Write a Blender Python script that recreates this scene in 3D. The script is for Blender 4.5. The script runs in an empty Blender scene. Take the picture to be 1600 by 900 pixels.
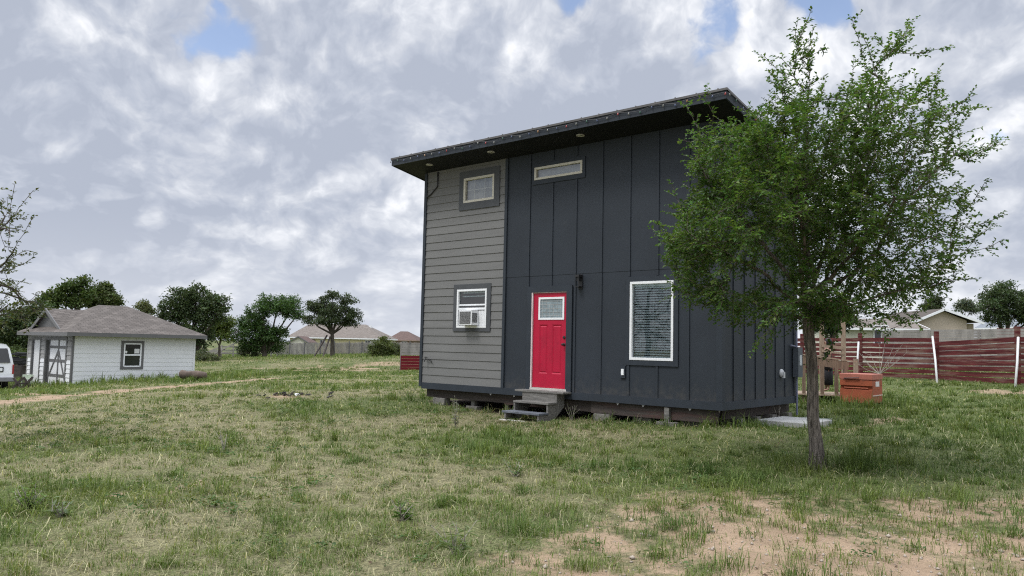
import bpy, bmesh, math, random
import numpy as np
from mathutils import Vector, Matrix
R = math.radians
rng = np.random.default_rng(7)
random.seed(7)
C = bpy.context.scene.collection
SC = bpy.context.scene

# ------------------------------------------------------------------ camera
F_PX, PITCH, ROLL, EYE = 1226.74, 0.0738, 0.0214, 1.6
cd = bpy.data.cameras.new('camera'); cam = bpy.data.objects.new('camera', cd); C.objects.link(cam)
cd.sensor_width = 36.0; cd.lens = 36.0 * F_PX / 1600.0; cd.clip_end = 6000; cd.clip_start = 0.05
cam.location = (0, 0, EYE)
_r = Vector((1, 0, 0)); _f = Vector((0, math.cos(PITCH), math.sin(PITCH))); _u = _r.cross(_f)
_r2 = _r * math.cos(ROLL) + _u * math.sin(ROLL); _u2 = -_r * math.sin(ROLL) + _u * math.cos(ROLL)
cam.rotation_euler = Matrix((_r2, _u2, -_f)).transposed().to_euler()
SC.camera = cam

def ray(px, py):
    d = _f + _r2 * ((px - 800) / F_PX) - _u2 * ((py - 450) / F_PX)
    return d / d.y
def at(px, py, Y):
    return Vector((0, 0, EYE)) + ray(px, py) * Y

# ------------------------------------------------------------------ light
SUN_EL, SUN_AZ = R(58), R(238)          # azimuth clockwise from +Y (the view direction)
sd = bpy.data.lights.new('sun', 'SUN'); sun = bpy.data.objects.new('sun', sd); C.objects.link(sun)
sd.energy = 1.5; sd.angle = R(14); sd.color = (1.0, 0.975, 0.94)
_sdir = Vector((math.sin(SUN_AZ) * math.cos(SUN_EL), math.cos(SUN_AZ) * math.cos(SUN_EL), math.sin(SUN_EL)))
sun.rotation_euler = _sdir.to_track_quat('Z', 'Y').to_euler()
sun.location = (-20, -10, 40)
SC.view_settings.view_transform = 'Standard'; SC.view_settings.look = 'None'
SC.view_settings.exposure = 0.33; SC.view_settings.gamma = 1.0
SC.view_settings.use_curve_mapping = False
SC.cycles.filter_width = 1.15; SC.cycles.use_denoising = False

world = bpy.data.worlds.new('World'); SC.world = world; world.use_nodes = True
wn = world.node_tree; wn.nodes.clear()
class NT:
    """small helper to wire nodes"""
    def __init__(s, t): s.t = t
    def n(s, typ, ins=None, **kw):
        nd = s.t.nodes.new(typ)
        for k, v in kw.items(): setattr(nd, k, v)
        for k, v in (ins or {}).items():
            if isinstance(v, bpy.types.NodeSocket): s.t.links.new(v, nd.inputs[k])
            else: nd.inputs[k].default_value = v
        return nd
    def math(s, op, a, b=0.0, c=0.0, clamp=False):
        nd = s.n('ShaderNodeMath', {0: a, 1: b, 2: c}, operation=op); nd.use_clamp = clamp
        return nd.outputs[0]
    def vmath(s, op, a, b=(0, 0, 0)):
        return s.n('ShaderNodeVectorMath', {0: a, 1: b}, operation=op).outputs[0]
    def smooth(s, v, a, b, lo=0.0, hi=1.0):
        nd = s.n('ShaderNodeMapRange', {0: v, 1: a, 2: b, 3: lo, 4: hi}, interpolation_type='SMOOTHSTEP')
        return nd.outputs[0]
    def noise(s, vec, scale, detail=4.0, rough=0.5, dist=0.0, dim='3D'):
        nd = s.n('ShaderNodeTexNoise', {'Vector': vec, 'Scale': scale, 'Detail': detail, 'Roughness': rough, 'Distortion': dist})
        return nd
    def mix(s, f, a, b, blend='MIX'):
        nd = s.n('ShaderNodeMix', data_type='RGBA', blend_type=blend)
        for idx, v in ((0, f), (6, a), (7, b)):
            if isinstance(v, bpy.types.NodeSocket): s.t.links.new(v, nd.inputs[idx])
            else: nd.inputs[idx].default_value = v if idx == 0 else (tuple(v) + (1,) if len(v) == 3 else v)
        return nd.outputs[2]
    def ramp(s, f, stops):
        nd = s.n('ShaderNodeValToRGB', {0: f}); e = nd.color_ramp.elements
        while len(e) < len(stops): e.new(0.5)
        for el, (p, c) in zip(e, stops): el.position = p; el.color = tuple(c) + (1,)
        return nd.outputs[0]
W_ = NT(wn)
dirv = W_.n('ShaderNodeTexCoord').outputs['Generated']
sx = W_.n('ShaderNodeSeparateXYZ', {0: dirv})
zl = W_.math('MULTIPLY', W_.math('LOGARITHM', W_.math('ADD', W_.math('MAXIMUM', sx.outputs[2], 0.0), 0.22), math.e), 0.55)
pl = W_.n('ShaderNodeCombineXYZ', {0: sx.outputs[0], 1: sx.outputs[1], 2: zl}).outputs[0]
warp = W_.noise(pl, 6.0, 4, 0.55).outputs['Color']
pw = W_.vmath('ADD', pl, W_.vmath('MULTIPLY', W_.vmath('SUBTRACT', warp, (0.5, 0.5, 0.5)), (0.10, 0.10, 0.09)))
UPV = (-0.012, -0.004, 0.024)
o1, o2 = (3.7, 1.9, 2.0), (9.1, 4.2, 7.0)
add = lambda p, q: tuple(i + j for i, j in zip(p, q))
n1 = W_.noise(W_.vmath('ADD', pw, o1), 2.3, 9, 0.56).outputs[0]
n1s = W_.noise(W_.vmath('ADD', pw, add(o1, UPV)), 2.3, 7, 0.56).outputs[0]
n2 = W_.noise(W_.vmath('ADD', pw, o2), 8.5, 6, 0.55).outputs[0]
n2s = W_.noise(W_.vmath('ADD', pw, add(o2, UPV)), 8.5, 5, 0.55).outputs[0]
n3 = W_.noise(W_.vmath('ADD', pl, (21.0, 11.0, 3.0)), 3.0, 5, 0.55).outputs[0]
edge = W_.math('ADD', W_.math('MULTIPLY', W_.math('SUBTRACT', n1, n1s), 2.1), W_.math('MULTIPLY', W_.math('SUBTRACT', n2, n2s), 0.7))
val = W_.math('ADD', W_.math('ADD', W_.math('MULTIPLY', n1, 0.80), W_.math('MULTIPLY', n2, 0.30)), edge)
ccol = W_.ramp(val, [(0.40, (0.375, 0.412, 0.495)), (0.475, (0.432, 0.468, 0.548)), (0.54, (0.505, 0.535, 0.602)), (0.61, (0.610, 0.636, 0.692)), (0.72, (0.82, 0.83, 0.86))])
low = W_.smooth(sx.outputs[2], 0.0, 0.16, 1.0, 0.0)
ccol = W_.mix(W_.math('MULTIPLY', low, 0.55), ccol, (0.60, 0.625, 0.68))
hi = W_.smooth(sx.outputs[2], 0.42, 0.80, 1.0, 3.4)
ccol = W_.mix(1.0, ccol, W_.n('ShaderNodeCombineColor', {0: hi, 1: hi, 2: hi}).outputs[0], 'MULTIPLY')
# breaks in the cloud deck: a general sparse one, and the ones seen in the photo (directions in the sky)
hole = W_.smooth(n3, 0.66, 0.80)
for (px, py, wdt, amp) in ((325, 58, 0.075, 0.56), (1105, 25, 0.105, 1.05), (1290, -5, 0.08, 0.95), (900, -8, 0.07, 0.85), (1560, 215, 0.035, 1.0)):
    d0 = ray(px, py).normalized()
    dist = W_.n('ShaderNodeVectorMath', {0: dirv, 1: tuple(d0)}, operation='DISTANCE').outputs['Value']
    g = W_.math('MULTIPLY', W_.smooth(dist, wdt, 0.0), amp)
    h = W_.smooth(W_.math('ADD', W_.math('MULTIPLY', g, 1.25), W_.math('ADD', W_.math('MULTIPLY', W_.math('SUBTRACT', 0.5, n1), 2.4), W_.math('MULTIPLY', W_.math('SUBTRACT', 0.5, n2), 5.0))), 0.62, 1.25)
    hole = W_.math('MAXIMUM', hole, W_.math('MULTIPLY', h, W_.smooth(g, 0.02, 0.25)))
sky = W_.n('ShaderNodeTexSky', sky_type='NISHITA', sun_disc=False, sun_elevation=SUN_EL, sun_rotation=SUN_AZ, altitude=150.0)
bg_sky = W_.n('ShaderNodeBackground', {0: W_.mix(1.0, sky.outputs[0], (1.2, 1.08, 1.05), 'MULTIPLY'), 1: 0.15})
bg_cl = W_.n('ShaderNodeBackground', {0: ccol, 1: 1.0})
mixw = W_.n('ShaderNodeMixShader', {0: W_.math('SUBTRACT', 1.0, W_.math('MULTIPLY', hole, 0.9)), 1: bg_sky.outputs[0], 2: bg_cl.outputs[0]})
W_.n('ShaderNodeOutputWorld', {0: mixw.outputs[0]})

# ------------------------------------------------------------------ materials
def mat(name, col, rough=0.7, var=0.12, scale=6.0, bump=0.0, bscale=None, metal=0.0, spec=0.5, stretch=(1, 1, 1), stains=None, rvar=0.1, detail=6, dust=None):
    m = bpy.data.materials.new(name); m.use_nodes = True; t = NT(m.node_tree); t.t.nodes.clear()
    co = t.n('ShaderNodeTexCoord').outputs['Object']
    v = t.vmath('MULTIPLY', co, stretch)
    nz = t.noise(v, scale, detail, 0.6).outputs[0]
    lo = tuple(c * (1 - var) for c in col); hi_ = tuple(min(1, c * (1 + var)) for c in col)
    c = t.mix(t.smooth(nz, 0.3, 0.7), lo, hi_)
    if stains:
        scol, sscale, th, am = stains
        s = t.noise(v, sscale, 6, 0.65).outputs[0]
        c = t.mix(t.math('MULTIPLY', t.smooth(s, th, th + 0.14), am), c, scol)
    if dust:                               # soil splashed up from the ground, in blotches
        dcol, top, am = dust; zz = t.n('ShaderNodeSeparateXYZ', {0: co}).outputs[2]
        dn = t.noise(co, 7.0, 8, 0.7).outputs[0]; dn2 = t.noise(co, 55.0, 3, 0.6).outputs[0]
        k = t.smooth(t.math('ADD', t.math('MULTIPLY', t.math('SUBTRACT', dn, 0.5), 2.2), t.math('SUBTRACT', 1.0, t.math('DIVIDE', zz, top))), 0.35, 1.3)
        c = t.mix(t.math('MULTIPLY', k, am), c, dcol)
        c = t.mix(t.math('MULTIPLY', t.smooth(dn2, 0.69, 0.73), 0.5), c, dcol)
    b = t.n('ShaderNodeBsdfPrincipled', {'Base Color': c, 'Metallic': metal, 'Specular IOR Level': spec})
    r_ = t.math('ADD', rough - rvar / 2, t.math('MULTIPLY', nz, rvar), clamp=True); t.t.links.new(r_, b.inputs['Roughness'])
    if bump:
        bz = t.noise(v, bscale or scale * 4, 6, 0.6).outputs[0]
        bn = t.n('ShaderNodeBump', {'Strength': bump, 'Distance': 0.02, 'Height': bz}); t.t.links.new(bn.outputs[0], b.inputs['Normal'])
    t.n('ShaderNodeOutputMaterial', {0: b.outputs[0]})
    return m
def glass(name, tint=(0.9, 0.95, 0.97), refl=0.16):
    m = bpy.data.materials.new(name); m.use_nodes = True; t = NT(m.node_tree); t.t.nodes.clear()
    tr = t.n('ShaderNodeBsdfTransparent', {0: tuple(tint) + (1,)})
    co = t.n('ShaderNodeTexCoord').outputs['Object']
    bz = t.noise(co, 1.3, 2, 0.5).outputs[0]
    bn = t.n('ShaderNodeBump', {'Strength': 0.05, 'Distance': 0.05, 'Height': bz})
    gl = t.n('ShaderNodeBsdfGlossy', {0: (1, 1, 1, 1), 'Roughness': 0.015, 'Normal': bn.outputs[0]})
    lw = t.n('ShaderNodeFresnel', {0: 1.5}).outputs[0]
    mx = t.n('ShaderNodeMixShader', {0: t.math('ADD', t.math('MULTIPLY', lw, 1.7), refl - 0.07, clamp=True), 1: tr.outputs[0], 2: gl.outputs[0]})
    t.n('ShaderNodeOutputMaterial', {0: mx.outputs[0]})
    return m
def leafmat(name, tint=(1, 1, 1), trans=0.35, rough=0.45):
    m = bpy.data.materials.new(name); m.use_nodes = True; t = NT(m.node_tree); t.t.nodes.clear()
    a = t.n('ShaderNodeAttribute', attribute_name='Col').outputs[0]
    c = t.mix(1.0, a, tint, 'MULTIPLY')
    b = t.n('ShaderNodeBsdfPrincipled', {'Base Color': c, 'Roughness': rough, 'Specular IOR Level': 0.22})
    tl = t.n('ShaderNodeBsdfTranslucent', {0: t.mix(1.0, c, (1.25, 1.3, 0.6), 'MULTIPLY')})
    mx = t.n('ShaderNodeMixShader', {0: trans, 1: b.outputs[0], 2: tl.outputs[0]})
    t.n('ShaderNodeOutputMaterial', {0: mx.outputs[0]})
    return m
M = {}
M['dark'] = mat('charcoal_paint', (0.0225, 0.0285, 0.0375), 0.60, 0.10, 0.9, 0.08, 60, spec=0.35, stains=((0.042, 0.048, 0.056), 2.3, 0.60, 0.30), dust=((0.085, 0.078, 0.068), 0.75, 0.45))
M['darktrim'] = mat('charcoal_trim_paint', (0.0235, 0.0300, 0.0395), 0.6, 0.10, 3, 0.05, 50, spec=0.35, stains=((0.09, 0.09, 0.09), 5, 0.62, 0.3))
M['side'] = mat('charcoal_paint_weathered', (0.0230, 0.0285, 0.0370), 0.6, 0.10, 1.2, 0.08, 60, spec=0.35, stains=((0.085, 0.09, 0.10), 2.3, 0.62, 0.3), dust=((0.085, 0.078, 0.068), 0.75, 0.45))
M['lap'] = mat('grey_lap_paint', (0.158, 0.157, 0.153), 0.65, 0.07, 1.5, 0.10, 40, spec=0.3, stretch=(0.4, 1, 3), stains=((0.118, 0.116, 0.113), 2.0, 0.60, 0.35))
M['greytrim'] = mat('dark_grey_trim_paint', (0.07, 0.074, 0.08), 0.6, 0.08, 4, 0.05, 40, spec=0.3)
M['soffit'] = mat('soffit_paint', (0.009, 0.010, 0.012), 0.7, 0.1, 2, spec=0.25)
M['roofmetal'] = mat('roof_metal', (0.11, 0.105, 0.10), 0.45, 0.15, 3, metal=0.4)
M['white'] = mat('white_vinyl', (0.78, 0.79, 0.80), 0.4, 0.04, 5, spec=0.4)
M['cream'] = mat('cream_vinyl', (0.55, 0.52, 0.44), 0.5, 0.06, 5)
M['jamb'] = mat('primed_jamb', (0.62, 0.52, 0.52), 0.6, 0.1, 6, stains=((0.4, 0.33, 0.32), 9, 0.6, 0.5))
M['red'] = mat('red_door_paint', (0.40, 0.003, 0.032), 0.42, 0.08, 2, 0.03, 60, spec=0.4, stains=((0.30, 0.004, 0.028), 3.0, 0.56, 0.5), dust=((0.30, 0.10, 0.09), 0.45, 0.35))
M['blind'] = mat('blind_slat', (0.78, 0.80, 0.80), 0.55, 0.04, 6)
M['black'] = mat('black_metal', (0.016, 0.016, 0.018), 0.5, 0.1, 8)
M['rubber'] = mat('black_rubber', (0.012, 0.012, 0.013), 0.8, 0.2, 12, 0.2)
M['glass'] = glass('window_glass', (0.82, 0.92, 0.95), refl=0.08)
M['glass2'] = glass('upper_window_glass', refl=0.14)
M['frost'] = mat('leaded_glass', (0.20, 0.25, 0.27), 0.18, 0.25, 14, 0.25, 30, spec=0.8)
M['curtain'] = mat('pale_blind_cloth', (0.34, 0.345, 0.345), 0.9, 0.06, 5)
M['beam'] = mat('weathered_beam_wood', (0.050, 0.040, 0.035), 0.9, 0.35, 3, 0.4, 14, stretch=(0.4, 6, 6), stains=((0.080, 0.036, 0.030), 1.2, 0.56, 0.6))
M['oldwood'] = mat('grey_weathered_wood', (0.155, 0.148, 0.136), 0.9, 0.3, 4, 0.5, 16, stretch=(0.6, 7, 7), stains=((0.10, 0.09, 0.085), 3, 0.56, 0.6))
M['palewood'] = mat('pale_board', (0.48, 0.45, 0.41), 0.85, 0.2, 4, 0.4, 20, stretch=(0.8, 7, 7), stains=((0.22, 0.2, 0.18), 4, 0.58, 0.6))
M['deckwood'] = mat('treated_brown_wood', (0.17, 0.115, 0.078), 0.85, 0.25, 4, 0.4, 16, stretch=(5, 5, 0.6), stains=((0.12, 0.08, 0.05), 3, 0.6, 0.5))
M['deckpale'] = mat('pale_deck_wood', (0.28, 0.21, 0.15), 0.85, 0.2, 4, 0.4, 16, stretch=(5, 5, 0.6))
M['tread'] = mat('blue_grey_tread', (0.10, 0.11, 0.13), 0.85, 0.3, 5, 0.4, 20, stains=((0.30, 0.29, 0.27), 5, 0.57, 0.7))
M['concrete'] = mat('concrete', (0.33, 0.33, 0.32), 0.9, 0.12, 3, 0.3, 30, stains=((0.27, 0.25, 0.22), 2.5, 0.58, 0.6))
M['block'] = mat('concrete_block', (0.17, 0.16, 0.145), 0.95, 0.15, 6, 0.5, 40, stains=((0.09, 0.08, 0.07), 4, 0.52, 0.7))
M['orange'] = mat('orange_steel', (0.31, 0.078, 0.036), 0.6, 0.10, 4, 0.04, 30, spec=0.4, stains=((0.15, 0.055, 0.03), 3.2, 0.54, 0.6), dust=((0.16, 0.10, 0.06), 0.5, 0.5))
M['orangelid'] = mat('faded_orange_steel', (0.36, 0.125, 0.088), 0.65, 0.10, 4, spec=0.4, stains=((0.30, 0.11, 0.06), 4, 0.62, 0.5))
M['maroon'] = mat('maroon_fence_stain', (0.095, 0.021, 0.022), 0.85, 0.40, 2.2, 0.3, 20, stretch=(0.5, 0.5, 5), stains=((0.165, 0.10, 0.078), 1.3, 0.47, 0.8), spec=0.2)
M['redpaint'] = mat('barn_red_paint', (0.13, 0.010, 0.016), 0.85, 0.25, 2, 0.3, 20, stretch=(0.5, 0.5, 5), spec=0.2)
M['silverwood'] = mat('silver_grey_fence_wood', (0.23, 0.215, 0.20), 0.9, 0.25, 1.2, 0.3, 10, stretch=(2, 2, 0.6), stains=((0.12, 0.105, 0.095), 0.6, 0.55, 0.6))
M['silverrail'] = mat('silver_grey_rail_wood', (0.30, 0.28, 0.255), 0.9, 0.25, 1.2, stretch=(0.5, 0.5, 4))
M['pvc'] = mat('white_pipe', (0.52, 0.52, 0.51), 0.5, 0.07, 4, stains=((0.5, 0.48, 0.42), 5, 0.62, 0.5))
M['bark'] = mat('elm_bark', (0.155, 0.135, 0.117), 0.95, 0.60, 14, 1.0, 40, stretch=(3, 3, 0.45), detail=8, spec=0.1, stains=((0.05, 0.042, 0.037), 16, 0.52, 0.75))
M['barkdark'] = mat('dark_bark', (0.085, 0.072, 0.06), 0.95, 0.3, 3, 0.6, 10, stretch=(2, 2, 0.5), spec=0.15)
M['twig'] = mat('bare_twig', (0.30, 0.27, 0.23), 0.9, 0.2, 8)
M['leaf'] = leafmat('elm_leaf')
M['farleaf'] = leafmat('tree_leaf', trans=0.25)
M['grassblade'] = leafmat('grass_blade', trans=0.3, rough=0.85)
M['weedleaf'] = leafmat('weed_leaf', trans=0.3, rough=0.6)
M['whitelap'] = mat('white_lap_siding', (0.70, 0.705, 0.71), 0.6, 0.03, 1.2, stains=((0.52, 0.51, 0.49), 1.3, 0.62, 0.5))
M['shedgrey'] = mat('shed_grey_siding', (0.27, 0.265, 0.255), 0.7, 0.06, 1.5)
M['shedtrim'] = mat('shed_dark_trim', (0.12, 0.118, 0.118), 0.6, 0.08, 3)
M['yellow'] = mat('pale_yellow_siding', (0.60, 0.54, 0.33), 0.7, 0.05, 0.6)
M['beige'] = mat('beige_siding', (0.44, 0.37, 0.29), 0.7, 0.05, 0.8)
M['creamwall'] = mat('cream_siding', (0.56, 0.55, 0.46), 0.7, 0.05, 0.8)
M['brick'] = mat('tan_brick', (0.26, 0.19, 0.15), 0.85, 0.15, 3)
M['darkpane'] = mat('dark_window_pane', (0.02, 0.022, 0.026), 0.08, 0.2, 2, spec=0.8)
M['vanwhite'] = mat('white_van_paint', (0.80, 0.81, 0.83), 0.25, 0.02, 2, spec=0.6)
M['bumper'] = mat('grey_bumper', (0.20, 0.20, 0.21), 0.5, 0.1, 4)
M['carpet'] = mat('brown_carpet_roll', (0.105, 0.078, 0.062), 0.95, 0.3, 3, 0.6, 14, stains=((0.19, 0.13, 0.085), 1.4, 0.55, 0.7))
M['skin'] = mat('skin', (0.36, 0.20, 0.145), 0.55, 0.05, 8)
M['hair'] = mat('dark_hair', (0.010, 0.008, 0.008), 0.5, 0.2, 20)
M['cloth'] = mat('black_top', (0.014, 0.014, 0.017), 0.9, 0.15, 12)
M['paint_mark'] = mat('worn_sticker', (0.62, 0.60, 0.58), 0.6, 0.12, 14, stains=((0.44, 0.13, 0.08), 16, 0.56, 0.9))
M['grit'] = mat('stone', (0.34, 0.29, 0.24), 0.9, 0.2, 8, 0.4, 20)
M['char'] = mat('ash_and_char', (0.06, 0.055, 0.05), 0.95, 0.5, 5, 0.8, 12)
M['rag'] = mat('white_rag', (0.68, 0.68, 0.68), 0.9, 0.08, 5)
M['bulbs'] = [mat('bulb_' + n, c, 0.25, 0.03, 9, spec=0.7) for n, c in (('clear', (0.20, 0.20, 0.18)), ('red', (0.34, 0.05, 0.05)), ('blue', (0.05, 0.07, 0.14)), ('green', (0.03, 0.09, 0.06)), ('amber', (0.30, 0.16, 0.06)))]
def shingle(name, c1, c2, sc=1.0):
    m = bpy.data.materials.new(name); m.use_nodes = True; t = NT(m.node_tree); t.t.nodes.clear()
    uv = t.n('ShaderNodeUVMap').outputs[0]
    br = t.n('ShaderNodeTexBrick', {'Vector': uv, 'Color1': tuple(c1) + (1,), 'Color2': tuple(c2) + (1,), 'Mortar': tuple(c * 0.55 for c in c1) + (1,), 'Scale': sc, 'Mortar Size': 0.012, 'Brick Width': 0.32, 'Row Height': 0.15})
    nz = t.noise(uv, 2.2, 6, 0.6).outputs[0]
    c = t.mix(1.0, br.outputs[0], t.ramp(nz, [(0.25, (0.75, 0.75, 0.75)), (0.75, (1.2, 1.2, 1.2))]), 'MULTIPLY')
    b = t.n('ShaderNodeBsdfPrincipled', {'Base Color': c, 'Roughness': 0.92, 'Specular IOR Level': 0.2})
    t.n('ShaderNodeOutputMaterial', {0: b.outputs[0]})
    return m
M['shingle'] = shingle('grey_brown_shingles', (0.105, 0.092, 0.082), (0.148, 0.130, 0.117))
M['shingle2'] = shingle('tan_shingles', (0.17, 0.145, 0.125), (0.21, 0.185, 0.165))
M['shingle3'] = shingle('brown_shingles', (0.115, 0.080, 0.070), (0.145, 0.10, 0.088))

# ------------------------------------------------------------------ mesh helpers
class MB:
    def __init__(s): s.v = []; s.f = []; s.uv = {}
    def quad(s, *p, uv=None):
        i = len(s.v); s.v += [tuple(q) for q in p]; s.f.append(tuple(range(i, i + len(p))))
        if uv: s.uv[len(s.f) - 1] = uv
        return s
    def box(s, x0, x1, y0, y1, z0, z1):
        x0, x1 = sorted((x0, x1)); y0, y1 = sorted((y0, y1)); z0, z1 = sorted((z0, z1))
        i = len(s.v)
        s.v += [(x0, y0, z0), (x1, y0, z0), (x1, y1, z0), (x0, y1, z0), (x0, y0, z1), (x1, y0, z1), (x1, y1, z1), (x0, y1, z1)]
        s.f += [tuple(i + k for k in q) for q in ((0, 3, 2, 1), (4, 5, 6, 7), (0, 1, 5, 4), (1, 2, 6, 5), (2, 3, 7, 6), (3, 0, 4, 7))]
        return s
    def bar(s, a, b, w, h, up=(0, 0, 1)):
        """rectangular bar from a to b"""
        a = Vector(a); b = Vector(b); d = (b - a).normalized(); u = Vector(up)
        if abs(d.dot(u)) > 0.98: u = Vector((0, 1, 0))
        x = d.cross(u).normalized(); u = x.cross(d).normalized(); i = len(s.v)
        for c in (a, b):
            for (p, q) in ((-1, -1), (1, -1), (1, 1), (-1, 1)): s.v.append(tuple(c + x * (p * w / 2) + u * (q * h / 2)))
        s.f += [tuple(i + k for k in q) for q in ((0, 1, 2, 3), (7, 6, 5, 4), (0, 4, 5, 1), (1, 5, 6, 2), (2, 6, 7, 3), (3, 7, 4, 0))]
        return s
    def tube(s, pts, rad, n=8, cap=True):
        pts = [Vector(p) for p in pts]
        if not hasattr(rad, '__len__'): rad = [rad] * len(pts)
        i0 = len(s.v); prev = None
        for k, p in enumerate(pts):
            d = (pts[min(k + 1, len(pts) - 1)] - pts[max(k - 1, 0)]).normalized()
            if prev is None: x = d.orthogonal().normalized()
            else: x = (prev - d * prev.dot(d)).normalized()
            prev = x; y = d.cross(x)
            for j in range(n):
                a = 2 * math.pi * j / n
                s.v.append(tuple(p + (x * math.cos(a) + y * math.sin(a)) * rad[k]))
        for k in range(len(pts) - 1):
            for j in range(n):
                a, b = i0 + k * n + j, i0 + k * n + (j + 1) % n
                s.f.append((a, b, b + n, a + n))
        if cap:
            s.f.append(tuple(i0 + j for j in reversed(range(n)))); e = i0 + (len(pts) - 1) * n
            s.f.append(tuple(e + j for j in range(n)))
        return s
    def prism(s, poly, a0, a1, axis=1):
        """extrude a closed 2-D polygon along an axis; poly holds the other two coordinates in order"""
        def mk(p, a):
            q = list(p); q.insert(axis, a); return tuple(q)
        i = len(s.v); n = len(poly)
        s.v += [mk(p, a0) for p in poly] + [mk(p, a1) for p in poly]
        s.f.append(tuple(range(i, i + n))); s.f.append(tuple(reversed(range(i + n, i + 2 * n))))
        for k in range(n): s.f.append((i + k, i + (k + 1) % n, i + n + (k + 1) % n, i + n + k))
        return s
    def lathe(s, prof, c=(0, 0, 0), n=16, axis=2):
        i0 = len(s.v)
        for (r, h) in prof:
            for j in range(n):
                a = 2 * math.pi * j / n; q = [r * math.cos(a), r * math.sin(a)]; q.insert(axis, h)
                s.v.append((q[0] + c[0], q[1] + c[1], q[2] + c[2]))
        for k in range(len(prof) - 1):
            for j in range(n):
                a, b = i0 + k * n + j, i0 + k * n + (j + 1) % n
                s.f.append((a, b, b + n, a + n))
        s.f.append(tuple(i0 + j for j in range(n))); e = i0 + (len(prof) - 1) * n
        s.f.append(tuple(e + j for j in reversed(range(n))))
        return s
    def build(s, name, m, parent=None, smooth=False, bevel=0.0, fix=True):
        me = bpy.data.meshes.new(name); me.from_pydata(s.v, [], s.f); me.update()
        if s.uv:
            l = me.uv_layers.new(name='UVMap')
            for fi, uv in s.uv.items():
                for k, li in enumerate(me.polygons[fi].loop_indices): l.data[li].uv = uv[k]
        if fix:
            bm = bmesh.new(); bm.from_mesh(me); bmesh.ops.recalc_face_normals(bm, faces=bm.faces); bm.to_mesh(me); bm.free()
        o = bpy.data.objects.new(name, me); C.objects.link(o)
        if isinstance(m, (list, tuple)):
            for q in m: me.materials.append(q)
        else: me.materials.append(m)
        if smooth: me.polygons.foreach_set('use_smooth', [True] * len(me.polygons))
        if bevel:
            b = o.modifiers.new('Bevel', 'BEVEL'); b.width = bevel; b.segments = 2; b.limit_method = 'ANGLE'
        if parent: o.parent = parent
        return o
def tag(o, label=None, cat=None, group=None, kind=None):
    if label: o['label'] = label
    if cat: o['category'] = cat
    if group: o['group'] = group
    if kind: o['kind'] = kind
    return o
def empty(name, loc, rz=0.0, label=None, cat=None, group=None):
    o = bpy.data.objects.new(name, None); C.objects.link(o); o.location = loc; o.rotation_euler = (0, 0, rz); o.empty_display_size = 0.2
    return tag(o, label, cat, group)
def cells(x0, x1, z0, z1, holes):
    """the rectangle minus rectangular holes, as rectangles"""
    xs = sorted({x0, x1} | {min(max(h[k], x0), x1) for h in holes for k in (0, 1)})
    zs = sorted({z0, z1} | {min(max(h[k], z0), z1) for h in holes for k in (2, 3)})
    out = []
    for a, b in zip(xs, xs[1:]):
        for c, d in zip(zs, zs[1:]):
            mx, mz = (a + b) / 2, (c + d) / 2
            if not any(h[0] < mx < h[1] and h[2] < mz < h[3] for h in holes): out.append((a, b, c, d))
    return out
def raw_mesh(name, V, faces_flat, loop_tot, m, parent=None, col=None, smooth=False):
    """fast mesh from numpy arrays"""
    me = bpy.data.meshes.new(name); V = np.asarray(V, np.float32)
    me.vertices.add(len(V)); me.vertices.foreach_set('co', V.ravel())
    faces_flat = np.asarray(faces_flat, np.int32); loop_tot = np.asarray(loop_tot, np.int32)
    me.loops.add(len(faces_flat)); me.loops.foreach_set('vertex_index', faces_flat)
    me.polygons.add(len(loop_tot))
    me.polygons.foreach_set('loop_start', np.concatenate(([0], np.cumsum(loop_tot)[:-1])).astype(np.int32))
    me.polygons.foreach_set('loop_total', loop_tot)
    if smooth: me.polygons.foreach_set('use_smooth', np.ones(len(loop_tot), bool))
    me.update(calc_edges=True)
    if col is not None:
        a = me.color_attributes.new('Col', 'FLOAT_COLOR', 'POINT')
        c4 = np.ones((len(V), 4), np.float32); c4[:, :3] = col; a.data.foreach_set('color', c4.ravel())
    me.materials.append(m)
    o = bpy.data.objects.new(name, me); C.objects.link(o)
    if parent: o.parent = parent
    return o

# ------------------------------------------------------------------ noise and terrain
def _h(ix, iy, s):
    n = (ix.astype(np.int64) * 374761393 + iy.astype(np.int64) * 668265263 + s * 982451653) & 0xffffffff
    n = ((n ^ (n >> 13)) * 1274126177) & 0xffffffff
    return ((n ^ (n >> 16)) & 0xffff) / 65535.0
def vnoise(x, y, s=0):
    ix, iy = np.floor(x), np.floor(y); fx, fy = x - ix, y - iy
    fx = fx * fx * (3 - 2 * fx); fy = fy * fy * (3 - 2 * fy)
    a, b, c, d = _h(ix, iy, s), _h(ix + 1, iy, s), _h(ix, iy + 1, s), _h(ix + 1, iy + 1, s)
    return (a * (1 - fx) + b * fx) * (1 - fy) + (c * (1 - fx) + d * fx) * fy
def fbm(x, y, s=0, o=4):
    t = 0; a = 0.5; n = 0
    for k in range(o):
        t = t + a * vnoise(x * 2 ** k + 17.3 * k, y * 2 ** k - 9.1 * k, s + k); n += a; a *= 0.5
    return t / n
def sstep(v, a, b):
    t = np.clip((v - a) / (b - a), 0, 1); return t * t * (3 - 2 * t)

HX, HY, HZ, YAW = 3.8167, 14.2541, 0.5207, -0.7107
EX = np.array((math.cos(YAW), math.sin(YAW))); EN = np.array((-math.sin(YAW), math.cos(YAW)))
HW, HD = 7.9304, 3.5987
def hloc(x, y):
    dx, dy = np.asarray(x) - HX, np.asarray(y) - HY
    return dx * EX[0] + dy * EX[1], dx * EN[0] + dy * EN[1]
def hpt(u, v, z):
    """house coordinates (u leftwards along the facade, v back, z up) -> world"""
    return Vector((HX - u * EX[0] + v * EN[0], HY - u * EX[1] + v * EN[1], HZ + z))

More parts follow.
